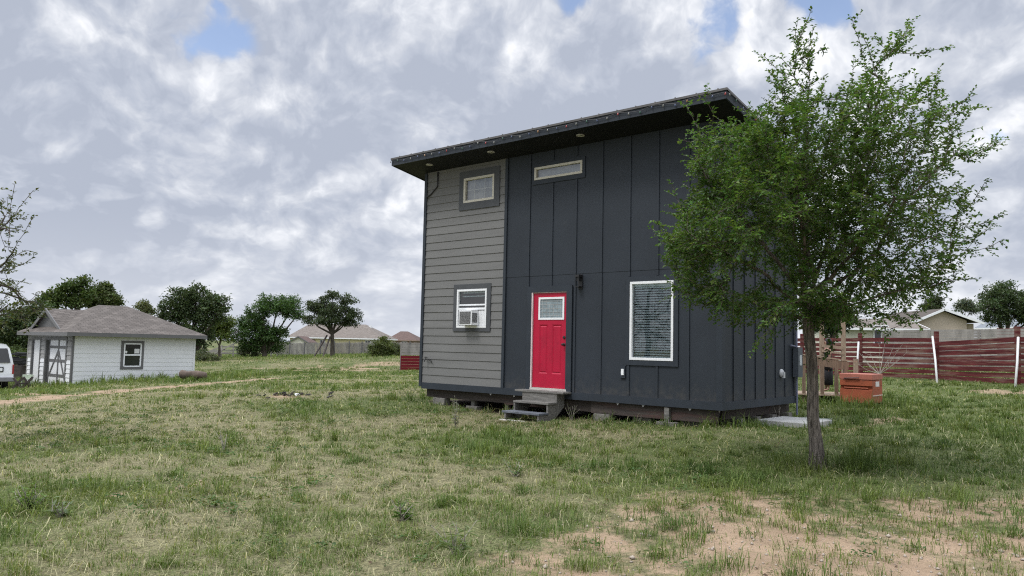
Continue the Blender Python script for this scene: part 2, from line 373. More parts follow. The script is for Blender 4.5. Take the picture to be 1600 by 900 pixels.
_gp = [(0, 900, 5.3), (800, 900, 5.5), (1600, 900, 5.6), (690, 632, 18.94), (662, 624, 19.35), (745, 645, 18.1), (820, 656, 17.0), (900, 657, 16.3), (1000, 662, 15.3), (1080, 664, 14.6), (1128, 662, 14.25),
       (1277, 733, 10.3), (111, 600, 36), (293, 591, 40.6), (15, 612, 35), (650, 579, 55), (519, 558, 85), (440, 556, 115), (560, 554, 112), (330, 558, 95), (600, 557, 75),
       (1345, 638, 20.8), (1345, 588, 35), (1463, 594, 32), (1590, 601, 28.5), (1220, 663, 16.2), (1290, 632, 19.0)]
_g = [tuple(at(*p)) for p in _gp] + [(0, 0, 0), (-8, 0, 0), (8, 0, 0.0), (0, -30, 0), (-40, -30, -.3), (40, -30, .2), (-40, 15, -.5), (40, 20, 0.9), (60, 80, 0.9), (-60, 80, -0.6), (-120, 160, -0.6), (0, 180, -0.2), (120, 160, 0.6),
     (-500, 600, -1), (0, 700, -1), (500, 600, 0), (-600, -300, -1), (600, -300, 0), (0, -600, -1)]
_g = np.array(_g)
def _k(r2): return np.where(r2 > 1e-9, 0.5 * r2 * np.log(np.maximum(r2, 1e-9)), 0)
_sc = 20.0
def _tps():
    n = len(_g); P = _g[:, :2] / _sc
    K = _k(((P[:, None] - P[None]) ** 2).sum(-1)) + np.eye(n) * 0.02
    A = np.zeros((n + 3, n + 3)); A[:n, :n] = K; A[:n, n] = 1; A[:n, n + 1:] = P; A[n, :n] = 1; A[n + 1:, :n] = P.T
    return np.linalg.solve(A, np.concatenate((_g[:, 2], [0, 0, 0])))
_w = _tps()
def ground_z(x, y):
    x = np.atleast_1d(np.asarray(x, float)); y = np.atleast_1d(np.asarray(y, float)); out = np.empty(len(x))
    P = _g[:, :2] / _sc; n = len(_g)
    for i in range(0, len(x), 100000):
        X = np.stack((x[i:i + 100000], y[i:i + 100000]), 1) / _sc
        r2 = ((X[:, None] - P[None]) ** 2).sum(-1)
        out[i:i + 100000] = _k(r2) @ _w[:n] + _w[n] + X @ _w[n + 1:]
    return out + (fbm(x * 0.55, y * 0.55, 3, 3) - 0.5) * 0.10 + (fbm(x * 2.2, y * 2.2, 5, 3) - 0.5) * 0.045
def gz(x, y): return float(ground_z([x], [y])[0])
def G(px, py, ymax=160):
    """where the sight line meets the ground"""
    d = ray(px, py); Y = np.geomspace(3, ymax, 900)
    z = EYE + d.z * Y - ground_z(d.x * Y, Y); k = np.argmax(z < 0)
    Yk = Y[k] if z[k] < 0 else ymax
    return Vector((d.x * Yk, Yk, gz(d.x * Yk, Yk)))

def poly_dist(x, y, pts):
    d = np.full(np.shape(x), 1e9)
    for a, b in zip(pts, pts[1:]):
        ax, ay, bx, by = a[0], a[1], b[0], b[1]; L = (bx - ax) ** 2 + (by - ay) ** 2
        t = np.clip(((x - ax) * (bx - ax) + (y - ay) * (by - ay)) / L, 0, 1)
        d = np.minimum(d, np.hypot(x - ax - t * (bx - ax), y - ay - t * (by - ay)))
    return d
_track1 = [G(*p) for p in ((-120, 640), (0, 629), (90, 620), (180, 612), (270, 604), (345, 597), (420, 592))]
_track2 = [G(*p) for p in ((-120, 622), (0, 617), (60, 616))]
_bare = [(G(470, 584), 3.0, 0.8), (G(540, 576), 6.0, 1.0), (G(590, 571), 5.0, 1.0), (G(620, 566), 4.0, 1.0), (G(520, 579), 4.0, 0.6), (G(455, 618), 0.8, 0.3), (G(1570, 613), 1.5, 0.8), (G(1400, 655), 0.8, 0.4)]
_small = [([G(*p) for p in ((180, 773), (225, 766))], 0.14), ([G(*p) for p in ((240, 780), (275, 766), (310, 754))], 0.16), ([G(*p) for p in ((1290, 668), (1330, 672), (1370, 660))], 0.35)]
def fields(x, y):
    """dirt amount, greenness, height of the grass at ground points"""
    x = np.asarray(x, float); y = np.asarray(y, float); r = np.hypot(x, y)
    n1 = fbm(x * 0.7, y * 0.7, 11, 5); n2 = fbm(x * 0.23, y * 0.23, 23, 4); n3 = fbm(x * 2.7, y * 2.7, 31, 4)
    lim = -0.35 + (y - 5.8) * 0.40 + (n1 - 0.5) * 2.2
    top = 8.8 + (fbm(x * 0.9, y * 0.4, 41, 3) - 0.5) * 1.8
    dirt = sstep(x - lim, -1.0, 1.4) * sstep(top - y, -0.5, 1.0)
    dirt *= 0.47 + 0.46 * sstep(fbm(x * 1.7, y * 1.7, 47, 5), 0.34, 0.64) + 0.35 * (n3 - 0.5)
    # thin dry places in the middle
    dirt = np.maximum(dirt, 0.32 * sstep(n1, 0.62, 0.78) * sstep(r, 60, 20))
    t1 = poly_dist(x, y, _track1); t2 = poly_dist(x, y, _track2)
    wob = 0.5 + (n1 - 0.5) * 1.6
    dirt = np.maximum(dirt, 0.84 * sstep(t1 + (n3 - .5) * 1.1, 1.15 + wob, 0.1)); dirt = np.maximum(dirt, 0.7 * sstep(t2, 0.9 + wob, 0.2))
    for c, a, b in _bare: dirt = np.maximum(dirt, 0.66 * sstep(np.hypot((x - c.x) / a, (y - c.y) / (b * 2.0)) + (n1 - 0.5) * 1.8 + (n3 - .5) * .8, 1.0, 0.35))
    for pts, wd in _small: dirt = np.maximum(dirt, 0.6 * sstep(poly_dist(x, y, pts) + (n3 - 0.5) * 0.3, wd, wd * 0.2))
    lx, ly = hloc(x, y)
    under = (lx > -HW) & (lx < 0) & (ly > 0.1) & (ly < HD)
    # green: right side of the plot, along the left end of the house, patches elsewhere
    green = 0.30 + (n2 - 0.5) * 1.5 + (n1 - 0.5) * 0.8
    green = green + 0.75 * sstep(x - 0.12 * y, -0.4, 1.8) * sstep(y, 8.3, 10.5)
    c = G(590, 632); green = green + 0.45 * sstep(np.hypot((x - c.x) / 4.5, (y - c.y) / 3.0), 1.0, 0.3)
    c = G(60, 775); green = green + 0.5 * sstep(np.hypot((x - c.x) / 1.6, (y - c.y) / 1.2), 1.0, 0.3)
    c = G(150, 720); green = green + 0.3 * sstep(np.hypot((x - c.x) / 2.5, (y - c.y) / 2.0), 1.0, 0.3)
    green = green + 0.25 * sstep(y, 30, 45)
    # dry strip before the house
    dry = sstep(np.abs(ly + 1.7), 1.1, 0.2) * sstep(lx, -4.8, -3.8) * sstep(lx, 0.3, -0.8)
    green = np.clip(green - 0.55 * dry, 0, 1)
    h0_ = sstep(t1, 1.9, 0.7)
    h = 0.050 + 0.030 * sstep(n2, 0.35, 0.7) + 0.045 * sstep(n1, 0.55, 0.75)
    h = h * (0.74 + 0.26 * green) * (1 - .65 * h0_)
    edge = np.minimum(np.abs(ly + 0.05) + 9 * ((lx < -HW - 0.3) | (lx > 0.3)), np.abs(lx - 0.1) + 9 * ((ly < 0) | (ly > HD)))
    h = h + 0.11 * sstep(edge, 0.6, 0.05) * sstep(n3, 0.3, 0.6)
    c = at(1277, 733, 10.3); h = h + 0.14 * sstep(np.hypot((x - c.x - 0.3) / 1.7, y - c.y), 1.0, 0.2)
    h = h + 0.10 * sstep(np.hypot((x - 9.3) / 3.0, (y - 22) / 3.5), 1.0, 0.3)
    h = h + 0.12 * sstep(y - 0.0 * x, 31.0, 36.0) * (x < -13) * sstep(y, 48, 40)
    h = h + 0.08 * sstep(y, 60, 78)
    return dirt, green, h, under

def ground_material():
    m = bpy.data.materials.new('meadow_soil'); m.use_nodes = True; t = NT(m.node_tree); t.t.nodes.clear()
    co = t.n('ShaderNodeTexCoord').outputs['Object']
    a = t.n('ShaderNodeAttribute', attribute_name='Col'); s = t.n('ShaderNodeSeparateColor', {0: a.outputs[0]})
    nf = t.noise(co, 9.0, 8, 0.65).outputs[0]; nm = t.noise(co, 2.0, 6, 0.6).outputs[0]; ng = t.noise(co, 42.0, 5, 0.7).outputs[0]
    soil = t.mix(t.smooth(nm, 0.3, 0.7), (0.27, 0.193, 0.128), (0.37, 0.268, 0.182))
    soil = t.mix(t.math('MULTIPLY', t.smooth(ng, 0.50, 0.66), 0.65), soil, (0.20, 0.14, 0.09))
    soil = t.mix(t.math('MULTIPLY', t.smooth(nf, 0.58, 0.70), 0.6), soil, (0.22, 0.165, 0.115))
    thatch = t.mix(t.smooth(nf, 0.3, 0.7), (0.130, 0.118, 0.066), (0.22, 0.20, 0.118))
    grs = t.mix(t.smooth(nf, 0.3, 0.7), (0.060, 0.078, 0.026), (0.115, 0.135, 0.05))
    veg = t.mix(t.smooth(t.math('ADD', s.outputs[1], t.math('MULTIPLY', t.math('SUBTRACT', nf, 0.5), 0.8)), 0.10, 0.65), thatch, grs)
    k = t.smooth(t.math('ADD', s.outputs[0], t.math('MULTIPLY', t.math('SUBTRACT', nf, 0.5), 1.5)), 0.28, 0.78)
    fine = t.ramp(ng, [(0.34, (0.45, 0.45, 0.42)), (0.50, (0.95, 0.97, 0.92)), (0.64, (1.55, 1.5, 1.45))])
    veg = t.mix(1.0, veg, fine, 'MULTIPLY')
    c = t.mix(k, veg, soil)
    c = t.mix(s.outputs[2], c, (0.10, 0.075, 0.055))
    b = t.n('ShaderNodeBsdfPrincipled', {'Base Color': c, 'Roughness': 0.95, 'Specular IOR Level': 0.15})
    hh = t.math('ADD', t.math('MULTIPLY', nf, 0.7), t.math('MULTIPLY', ng, 0.3))
    bn = t.n('ShaderNodeBump', {'Strength': 0.9, 'Distance': 0.05, 'Height': hh}); t.t.links.new(bn.outputs[0], b.inputs['Normal'])
    t.n('ShaderNodeOutputMaterial', {0: b.outputs[0]})
    return m
def build_ground():
    th = np.concatenate((np.linspace(-48, 48, 640), np.linspace(48, 312, 130)[1:-1])) * math.pi / 180
    rr = np.concatenate(([0.02], np.geomspace(1.0, 4.0, 16), np.geomspace(4.0, 60, 230)[1:], np.geomspace(60, 3500, 90)[1:]))
    T, Rr = np.meshgrid(th, rr); x = (Rr * np.sin(T)).ravel(); y = (Rr * np.cos(T)).ravel()
    z = ground_z(x, y); far = sstep(np.hypot(x, y), 300, 700); z = z * (1 - far) + (-1.0) * far
    nt, nr = len(th), len(rr)
    i = np.arange(nr - 1)[:, None] * nt + np.arange(nt)[None]; j = np.arange(nr - 1)[:, None] * nt + (np.arange(nt)[None] + 1) % nt
    F = np.stack((i, j, j + nt, i + nt), -1).reshape(-1, 4)[:, ::-1]
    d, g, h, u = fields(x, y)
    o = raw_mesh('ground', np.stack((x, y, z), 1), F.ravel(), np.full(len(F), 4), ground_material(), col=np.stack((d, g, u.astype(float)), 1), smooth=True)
    tag(o, 'dry and green grassy plot with bare sandy patches', 'ground', kind='structure')
build_ground()

# ------------------------------------------------------------------ the charcoal house
house = empty('house', (HX, HY, HZ), YAW, 'two storey charcoal board and batten tiny house with single slope roof and red door', 'house')
SL = 0.1708
EAVE_T, EAVE_B, OF, OL, OR_, OB = 5.6462, 5.4657, 0.7505, 0.4786, 0.449, 0.50
def zsof(y): return EAVE_B - SL * (y + OF)
WIN = dict(big=(-1.9315, -0.9673, 0.8584, 2.3949), ac=(-6.731, -5.772, 1.4826, 2.3881), up=(-6.6029, -5.6225, 4.4507, 5.0454), tr=(-4.4309, -3.1348, 4.7382, 5.0209))
DOOR = (-4.403, -3.4901, 0.2048, 2.2348)
holes = list(WIN.values()) + [(DOOR[0] - 0.035, DOOR[1] + 0.035, DOOR[2] - 0.05, DOOR[3] + 0.035)]
ZT = zsof(0); ZB = 0.1489; UG = -5.2437; SEAM = 2.6178
m = MB()                                  # dark sheathing of the front, right of the lap siding, and the other walls
for a, b, c, d in cells(UG, 0, ZB - 0.02, SEAM, holes): m.quad((a, 0, c), (b, 0, c), (b, 0, d), (a, 0, d))
for a, b, c, d in cells(UG, 0, SEAM, ZT + 0.03, holes): m.quad((a, -0.006, c), (b, -0.006, c), (b, -0.006, d), (a, -0.006, d))
m.quad((UG, 0, SEAM), (0, 0, SEAM), (0, -0.006, SEAM), (UG, -0.006, SEAM))
m.quad((-HW, HD, ZB - .02), (0, HD, ZB - .02), (0, HD, zsof(HD) + .02), (-HW, HD, zsof(HD) + .02))
m.quad((-HW, 0, ZB - .02), (-HW, HD, ZB - .02), (-HW, HD, zsof(HD) + .02), (-HW, 0, ZT + .02))
m.quad((-HW, 0, 0.10), (0, 0, 0.10), (0, HD, 0.10), (-HW, HD, 0.10))
bw = 0.045
for ux in (0.66, 1.32, 1.962, 2.63, 3.283, 3.918, 4.556):
    x = -ux
    spans = [(ZB, ZT)]
    for hx0, hx1, hz0, hz1 in [(h[0] - 0.10, h[1] + 0.10, h[2] - 0.11, h[3] + 0.11) for h in holes]:
        if hx0 < x < hx1:
            ns = []
            for s0, s1 in spans:
                if hz0 > s0: ns.append((s0, min(s1, hz0)))
                if hz1 < s1: ns.append((max(s0, hz1), s1))
            spans = [s for s in ns if s[1] - s[0] > 0.02]
    for s0, s1 in spans:
        for q0, q1, off in ((s0, min(s1, SEAM - 0.004), 0.0), (max(s0, SEAM), s1, 0.006)):
            if q1 > q0 + 0.02: m.box(x - bw / 2, x + bw / 2, -0.02 - off, 0.003 - off, q0, q1)
m.build('wall', M['dark'], house)
m = MB()                                  # right-hand end wall with closer battens
m.quad((0, 0, ZB - .02), (0, HD, ZB - .02), (0, HD, zsof(HD) + .02), (0, 0, ZT + .02))
for k in range(1, 8):
    y = 0.491 * k; m.prism([(-0.003, y - .022), (0.02, y - .022), (0.02, y + .022), (-0.003, y + .022)], ZB, zsof(y + .03) + 0.01, 2)
m.build('end_wall', M['side'], house)
m = MB()                                  # lap siding
pitch = 0.1905; z = ZB
while z < ZT:
    z1 = min(z + pitch, ZT + 0.02)
    for a, b, c, d in cells(-HW, UG, z, z1, holes):
        y0 = -0.018 + 0.014 * (c - z) / pitch; y1 = -0.018 + 0.014 * (d - z) / pitch
        m.quad((a, y0, c), (b, y0, c), (b, y1, d), (a, y1, d))
    for a, b, c, d in cells(-HW, UG, z - 0.01, z + 0.001, holes): m.quad((a, -0.018, z), (b, -0.018, z), (b, -0.003, z), (a, -0.003, z))
    z += pitch
m.build('lap_siding', M['lap'], house, fix=False)
m = MB()
m.box(-HW - 0.03, -HW + 0.055, -0.040, 0.05, ZB - 0.10, ZT + 0.0); m.build('corner_board', M['darktrim'], house)
MB().box(UG - 0.035, UG + 0.04, -0.038, 0.001, ZB - 0.005, ZT).build('corner_board', M['darktrim'], house)
m = MB(); m.box(-0.09, 0.026, -0.026, 0.003, ZB, ZT); m.box(0.002, 0.026, 0.003, 0.10, ZB, ZT - .02); m.build('corner_board', M['darktrim'], house)
m = MB(); m.box(-HW + 0.056, 0.032, -0.032, 0.004, 0, ZB - 0.002); m.build('skirt_board', M['darktrim'], house)
m = MB(); m.box(0.003, 0.032, 0.005, HD, 0, ZB - 0.002); m.build('skirt_board', M['darktrim'], house)
# roof
x0, x1 = -HW - OL, OR_
def zr(y): return EAVE_T - SL * (y + OF)
ya, yb = -OF, HD + OB
m = MB()
m.quad((x0 - .02, ya - .02, zr(ya - .02) + .004), (x1 + .02, ya - .02, zr(ya - .02) + .004), (x1 + .02, yb, zr(yb) + .004), (x0 - .02, yb, zr(yb) + .004))
m.quad((x0 - .02, ya - .02, zr(ya - .02) + .004), (x1 + .02, ya - .02, zr(ya - .02) + .004), (x1 + .02, ya - .02, zr(ya) - .035), (x0 - .02, ya - .02, zr(ya) - .035))
m.quad((x1 + .02, ya - .02, zr(ya - .02) + .004), (x1 + .02, yb, zr(yb) + .004), (x1 + .02, yb, zr(yb) - .035), (x1 + .02, ya - .02, zr(ya) - .035))
m.quad((x0 - .02, ya - .02, zr(ya - .02) + .004), (x0 - .02, yb, zr(yb) + .004), (x0 - .02, yb, zr(yb) - .035), (x0 - .02, ya - .02, zr(ya) - .035))
k = x0 + 0.3
while k < x1:
    m.bar((k, ya - .02, zr(ya) + .012), (k, yb, zr(yb) + .012), 0.02, 0.025); k += 0.42
m.build('roof', M['roofmetal'], house, fix=False)
m = MB()
m.box(x0, x1, ya, ya + 0.03, EAVE_B - .002, EAVE_T - .006)
m.prism([(ya + .03, zr(ya + .03) - .006), (yb, zr(yb) - .006), (yb, zsof(yb) - .002), (ya + .03, zsof(ya + .03) - .002)], x1 - 0.03, x1, 0)
m.prism([(ya + .03, zr(ya + .03) - .006), (yb, zr(yb) - .006), (yb, zsof(yb) - .002), (ya + .03, zsof(ya + .03) - .002)], x0, x0 + 0.03, 0)
m.box(x0 + .03, x1 - .03, yb - .03, yb, zsof(yb), zr(yb) - .008)
m.build('fascia', M['darktrim'], house)
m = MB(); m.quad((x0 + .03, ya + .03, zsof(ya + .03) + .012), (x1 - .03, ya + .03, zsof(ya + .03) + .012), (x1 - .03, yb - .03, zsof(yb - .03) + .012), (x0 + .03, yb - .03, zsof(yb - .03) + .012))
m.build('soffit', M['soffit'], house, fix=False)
lampm = mat('soffit_lamp_lens', (0.55, 0.54, 0.50), 0.35, 0.05, 6)
def soffit_hit(px, py):
    d = ray(px, py); Y = np.linspace(8, 25, 4000); best = None
    X = d.x * Y; Z = EYE + d.z * Y; lx, ly = hloc(X, Y); k = np.argmin(np.abs(Z - HZ - zsof(ly) - 0.012)); return lx[k], ly[k]
for px, py in ((671, 257), (767, 237), (907, 211)):
    lx, ly = soffit_hit(px, py); ly = max(min(ly, -0.2), -0.5)
    MB().lathe([(0.085, 0.010), (0.088, -0.006), (0.062, -0.010), (0.05, 0.004)], (lx, ly, zsof(ly) + 0.004), 20).build('recessed_light', lampm, house, smooth=False)
# windows
def frame_box(m, w, t, y0, y1):
    a, b, c, d = w
    m.box(a, b, y0, y1, c, c + t); m.box(a, b, y0, y1, d - t, d); m.box(a, a + t, y0, y1, c + t, d - t); m.box(b - t, b, y0, y1, c + t, d - t)
def trim_box(m, w, l, r, bt, tp, y0, y1, tk=0.0):
    a, b, c, d = w
    m.box(a - l, b + r, y0, y1, d, d + tp); m.box(a - l, b + r, y0, y1, c - bt, c); m.box(a - l, a, y0, y1, c, d); m.box(b, b + r, y0, y1, c, d)
def window(w, fm, t, gm, trim, tm, tproud=-0.026):
    f = MB(); frame_box(f, w, t, -0.034, 0.06); fo = f.build('window', fm, house, bevel=0.004)
    q = MB(); trim_box(q, w, *trim, tproud, 0.002); q.build('trim', tm, fo)
    g = MB(); g.quad((w[0] + t, 0.012, w[2] + t), (w[1] - t, 0.012, w[2] + t), (w[1] - t, 0.012, w[3] - t), (w[0] + t, 0.012, w[3] - t)); g.build('pane', gm, fo, fix=False)
    return fo
w = WIN['big']; fo = window(w, M['white'], 0.05, M['glass'], (0.095, 0.10, 0.10, 0.10), M['darktrim'])
b = MB(); zb = w[2] + 0.07; n = 0
while zb < w[3] - 0.10:
    b.quad((w[0] + .058, 0.05, zb - 0.016), (w[1] - .058, 0.05, zb - 0.016), (w[1] - .058, 0.084, zb + 0.016), (w[0] + .058, 0.084, zb + 0.016)); zb += 0.050; n += 1
for xx in (w[0] + 0.20, w[1] - 0.20, (w[0] + w[1]) / 2): b.bar((xx, 0.069, w[2] + .06), (xx, 0.069, w[3] - .06), 0.003, 0.003)
b.box(w[0] + .055, w[1] - .055, 0.045, 0.10, w[3] - 0.095, w[3] - 0.05); b.box(w[0] + .055, w[1] - .055, 0.048, 0.095, w[2] + .048, w[2] + .064)
b.build('blind', M['blind'], fo, fix=False)
w = WIN['ac']; fo = window(w, M['white'], 0.05, M['glass'], (0.108, 0.125, 0.085, 0.12), M['greytrim'], -0.034)
s = MB(); zm = w[2] + 0.42; s.box(w[0] + .05, w[1] - .05, -0.02, 0.03, zm, zm + 0.05); s.box(w[0] + .05, w[1] - .05, -0.008, 0.04, zm + 0.10, zm + 0.135); s.build('sash', M['white'], fo)
s = MB(); s.box(w[0] + .06, w[1] - .06, 0.10, 0.14, w[3] - 0.17, w[3] - 0.145); s.box(w[0] + .06, w[1] - .06, 0.10, 0.13, w[3] - 0.09, w[3] - 0.05); s.build('blind', M['blind'], fo)
w = WIN['up']; fo = window(w, M['cream'], 0.055, M['glass2'], (0.14, 0.17, 0.17, 0.165), M['greytrim'], -0.034)
s = MB()
for k in (1, 2): xx = w[0] + (w[1] - w[0]) * k / 3; s.box(xx - .008, xx + .008, 0.014, 0.026, w[2] + .05, w[3] - .05)
zz = (w[2] + w[3]) / 2; s.box(w[0] + .05, w[1] - .05, 0.015, 0.025, zz - .008, zz + .008); s.build('muntin_grid', M['cream'], fo)
MB().box(w[0] + .03, w[1] - .03, 0.10, 0.11, w[2] + .02, w[3] - .02).build('blind', M['curtain'], fo)
w = WIN['tr']; fo = window(w, M['cream'], 0.05, M['glass2'], (0.055, 0.07, 0.10, 0.07), M['darktrim'])
MB().box(w[0] + .03, w[1] - .03, 0.10, 0.11, w[2] + .02, w[3] - .02).build('blind', M['curtain'], fo)
# door
d0, d1, dz0, dz1 = DOOR
def panel_grid(m, x0, x1, z0, z1, y, insets):
    for a, b, c, d in cells(x0, x1, z0, z1, insets): m.quad((a, y, c), (b, y, c), (b, y, d), (a, y, d))
door = None
m = MB()
lite = (d0 + 0.17, d1 - 0.10, dz1 - 0.55, dz1 - 0.115)
pan = [(d0 + 0.165, d0 + 0.40, dz0 + 0.30, dz1 - 0.68), (d0 + 0.52, d1 - 0.13, dz0 + 0.30, dz1 - 0.68)]
panel_grid(m, d0, d1, dz0, dz1, 0.004, pan + [lite])
for a, b, c, d in pan:                    # recessed panels with two vertical grooves each
    e = 0.028
    m.quad((a, .004, c), (b, .004, c), (b - e, .018, c + e), (a + e, .018, c + e)); m.quad((a, .004, d), (b, .004, d), (b - e, .018, d - e), (a + e, .018, d - e))
    m.quad((a, .004, c), (a, .004, d), (a + e, .018, d - e), (a + e, .018, c + e)); m.quad((b, .004, c), (b, .004, d), (b - e, .018, d - e), (b - e, .018, c + e))
    e2 = e + 0.022
    m.quad((a + e, .018, c + e), (b - e, .018, c + e), (b - e2, .007, c + e2), (a + e2, .007, c + e2)); m.quad((a + e, .018, d - e), (b - e, .018, d - e), (b - e2, .007, d - e2), (a + e2, .007, d - e2))
    m.quad((a + e, .018, c + e), (a + e, .018, d - e), (a + e2, .007, d - e2), (a + e2, .007, c + e2)); m.quad((b - e, .018, c + e), (b - e, .018, d - e), (b - e2, .007, d - e2), (b - e2, .007, c + e2))
    m.quad((a + e2, .007, c + e2), (b - e2, .007, c + e2), (b - e2, .007, d - e2), (a + e2, .007, d - e2))
m.quad((d0, .05, dz0), (d1, .05, dz0), (d1, .05, dz1), (d0, .05, dz1))
door = m.build('door', M['red'], house, fix=False)
m = MB(); a, b, c, d = lite
m.box(a - .025, b + .025, -.008, .01, c - .025, c + .018); m.box(a - .025, b + .025, -.008, .01, d - .018, d + .025); m.box(a - .025, a + .018, -.008, .01, c + .018, d - .018); m.box(b - .018, b + .025, -.008, .01, c + .018, d - .018)
m.build('lite_frame', M['white'], door)
MB().quad((a, .014, c), (b, .014, c), (b, .014, d), (a, .014, d)).build('leaded_pane', M['frost'], door)
m = MB(); cm = (0.009, 0.011)
W2, H2 = b - a, d - c
for fx in (0.12, 0.27, 0.42, 0.58, 0.73, 0.88): m.box(a + W2 * fx - .004, a + W2 * fx + .004, *cm, c + H2 * (0.14 if 0.3 < fx < 0.7 else 0.05), d - H2 * (0.30 if 0.3 < fx < 0.7 else .05))
for fz in (0.14, 0.32, 0.5, 0.70, 0.86): m.box(a + .02, b - .02, .0075, .0085, c + H2 * fz - .004, c + H2 * fz + .004)
m.build('lead_came', mat('lead_came', (0.5, 0.5, 0.5), 0.4, 0.05, 5, metal=0.5), door)
m = MB(); m.lathe([(0.032, 0.0), (0.032, -0.008), (0.012, -0.012), (0.012, -0.04), (0.027, -0.05), (0.027, -0.07), (0.012, -0.08)], (d1 - 0.065, 0.0, dz0 + 0.93), 14, axis=1)
m.build('handle', M['black'], door, smooth=True)
MB().lathe([(0.03, 0.0), (0.03, -0.018), (0.01, -0.022)], (d1 - 0.065, 0.0, dz0 + 1.08), 14, axis=1).build('deadbolt', M['black'], door)
m = MB()
m.box(d0 - .035, d0 - .002, -0.030, 0.08, dz0, dz1 + .02); m.box(d1 + .002, d1 + .035, -0.012, 0.08, dz0, dz1 + .02); m.box(d0 - .002, d1 + .002, -0.014, 0.08, dz1 + .002, dz1 + .02)
jb = m.build('door_frame', M['jamb'], house)
m = MB(); m.box(d0 - .155, d0 - .036, -.036, .002, ZB, dz1 + .15); m.box(d1 + .004, d1 + .15, -.040, -.013, ZB, dz1 + .15); m.box(d0 - .034, d1 + .003, -.036, .002, dz1 + .021, dz1 + .15)
m.build('trim', M['darktrim'], jb)
MB().box(d0 - .035, d1 + .035, -0.045, 0.08, dz0 - .05, dz0 - .003).build('threshold', M['palewood'], jb)
# wall lamp, outlet, tap, cable, meter, vent
m = MB(); x = -3.15; m.box(x - .055, x + .055, -.02, -.005, 2.30, 2.60)
m.box(x - .045, x - .035, -.13, -.02, 2.34, 2.35); m.box(x + .035, x + .045, -.13, -.02, 2.34, 2.35); m.box(x - .05, x + .05, -.14, -.02, 2.54, 2.585); m.box(x - .05, x + .05, -.14, -.02, 2.325, 2.34)
for dx in (-.045, .045): m.box(x + dx - .004, x + dx + .004, -.135, -.127, 2.34, 2.54)
m.box(x - .033, x + .033, -.11, -.04, 2.46, 2.54)
m.build('wall_lamp', M['black'], house)
m = MB(); x = -2.075; m.box(x - .065, x + .05, -.035, -.002, .50, .73); oc = m.build('outlet_box', M['darktrim'], house)
MB().box(x - .03, x + .028, -.052, -.034, .555, .675).build('cover', M['white'], oc)
m = MB(); m.tube([(-7.70, -.01, .715), (-7.70, -.09, .715), (-7.70, -.12, .66)], .014, 8); m.tube([(-7.70, -.07, .72), (-7.70, -.07, .765)], .008, 6); m.tube([(-7.745, -.07, .765), (-7.655, -.07, .765)], .011, 6)
m.tube([(-7.60, -.012, .70), (-7.60, -.05, .70), (-7.52, -.06, .685), (-7.50, -.06, .64)], .011, 6); m.tube([(-7.69, -.07, .715), (-7.6, -.05, .70)], .009, 6)
m.build('tap', M['black'], house, smooth=True)
MB().tube([(-7.50, -.03, 5.33), (-7.50, -.035, 4.98), (-7.52, -.035, 4.95), (-7.72, -.035, 4.80), (-7.87, -.05, 4.72)], .016, 8).build('cable', M['black'], house, smooth=True)
m = MB(); m.lathe([(.085, 0.0), (.085, .02), (.06, .05), (.03, .055)], (0.004, 2.73, .64), 14, axis=0); m.box(.05, .075, 2.70, 2.78, .54, .66); m.build('dryer_vent', mat('vent_plastic', (.42, .43, .44), .5, .1, 9), house)
m = MB(); m.box(.022, .14, 3.33, 3.58, .55, 1.18); mt = m.build('electric_meter', mat('meter_grey', (.06, .07, .085), .5, .1, 6), house)
MB().box(.14, .15, 3.40, 3.51, .80, 1.02).build('cover', mat('meter_label', (.42, .45, .47), .4, .1, 9), mt)
m = MB(); m.tube([(.06, 3.45, 1.18), (.06, 3.45, 3.6)], .022, 8); m.tube([(.06, 3.45, .55), (.06, 3.45, -.25)], .022, 8); m.tube([(.05, 3.15, 1.22), (.05, 3.40, 1.20)], .018, 8); m.build('conduit', mat('conduit_grey', (.13, .14, .205), .5, .1, 6), mt)
# underside: beams, posts, pier blocks
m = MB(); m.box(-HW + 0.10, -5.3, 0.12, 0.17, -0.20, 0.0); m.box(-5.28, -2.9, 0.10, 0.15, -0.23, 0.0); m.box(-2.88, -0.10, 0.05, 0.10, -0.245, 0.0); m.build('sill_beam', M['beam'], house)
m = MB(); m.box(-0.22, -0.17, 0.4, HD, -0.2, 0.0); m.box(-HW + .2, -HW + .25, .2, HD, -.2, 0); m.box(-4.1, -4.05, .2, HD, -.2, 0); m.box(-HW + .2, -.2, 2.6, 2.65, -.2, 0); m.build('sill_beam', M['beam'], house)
for (ux, v, top, wd) in ((7.35, .16, -.20, .20), (6.35, .25, -.20, .18), (5.3, .25, -.23, .18), (2.6, .12, -.245, .2), (1.75, .25, -.245, .2), (1.10, .02, -.02, .20), (0.75, .35, -.2, .2), (0.25, 1.0, -.2, .2), (0.22, 1.75, -.2, .18), (0.22, 2.5, -.2, .18), (.22, 3.3, -.2, .2), (4.05, 1.2, -.2, .2), (6.6, 2.5, -.2, .2)):
    p = hpt(ux, v, 0); g = gz(p.x, p.y) - HZ - 0.08
    if g < top - 0.02:
        m = MB(); zsplit = g + 0.15 if top - g > 0.25 else top
        m.box(-ux - wd, -ux + wd, v - wd * .5, v + wd * .5, g, zsplit - .004)
        pr = m.build('pier', M['block'], house, bevel=0.008)
        if zsplit < top: MB().box(-ux - .05, -ux + .05, v - .045, v + .045, zsplit - .003, top).build('post', M['oldwood'], pr)
tie_m = mat('galvanised_tie', (.35, .35, .35), .5, .1, 8)
for ux in (0.62, 1.62, 2.2, 4.9, 5.6): MB().prism([(-ux - .035, -.002), (-ux + .035, -.002), (-ux, -.045)], -.012, -.006, 1).build('joist_tie', tie_m, house)

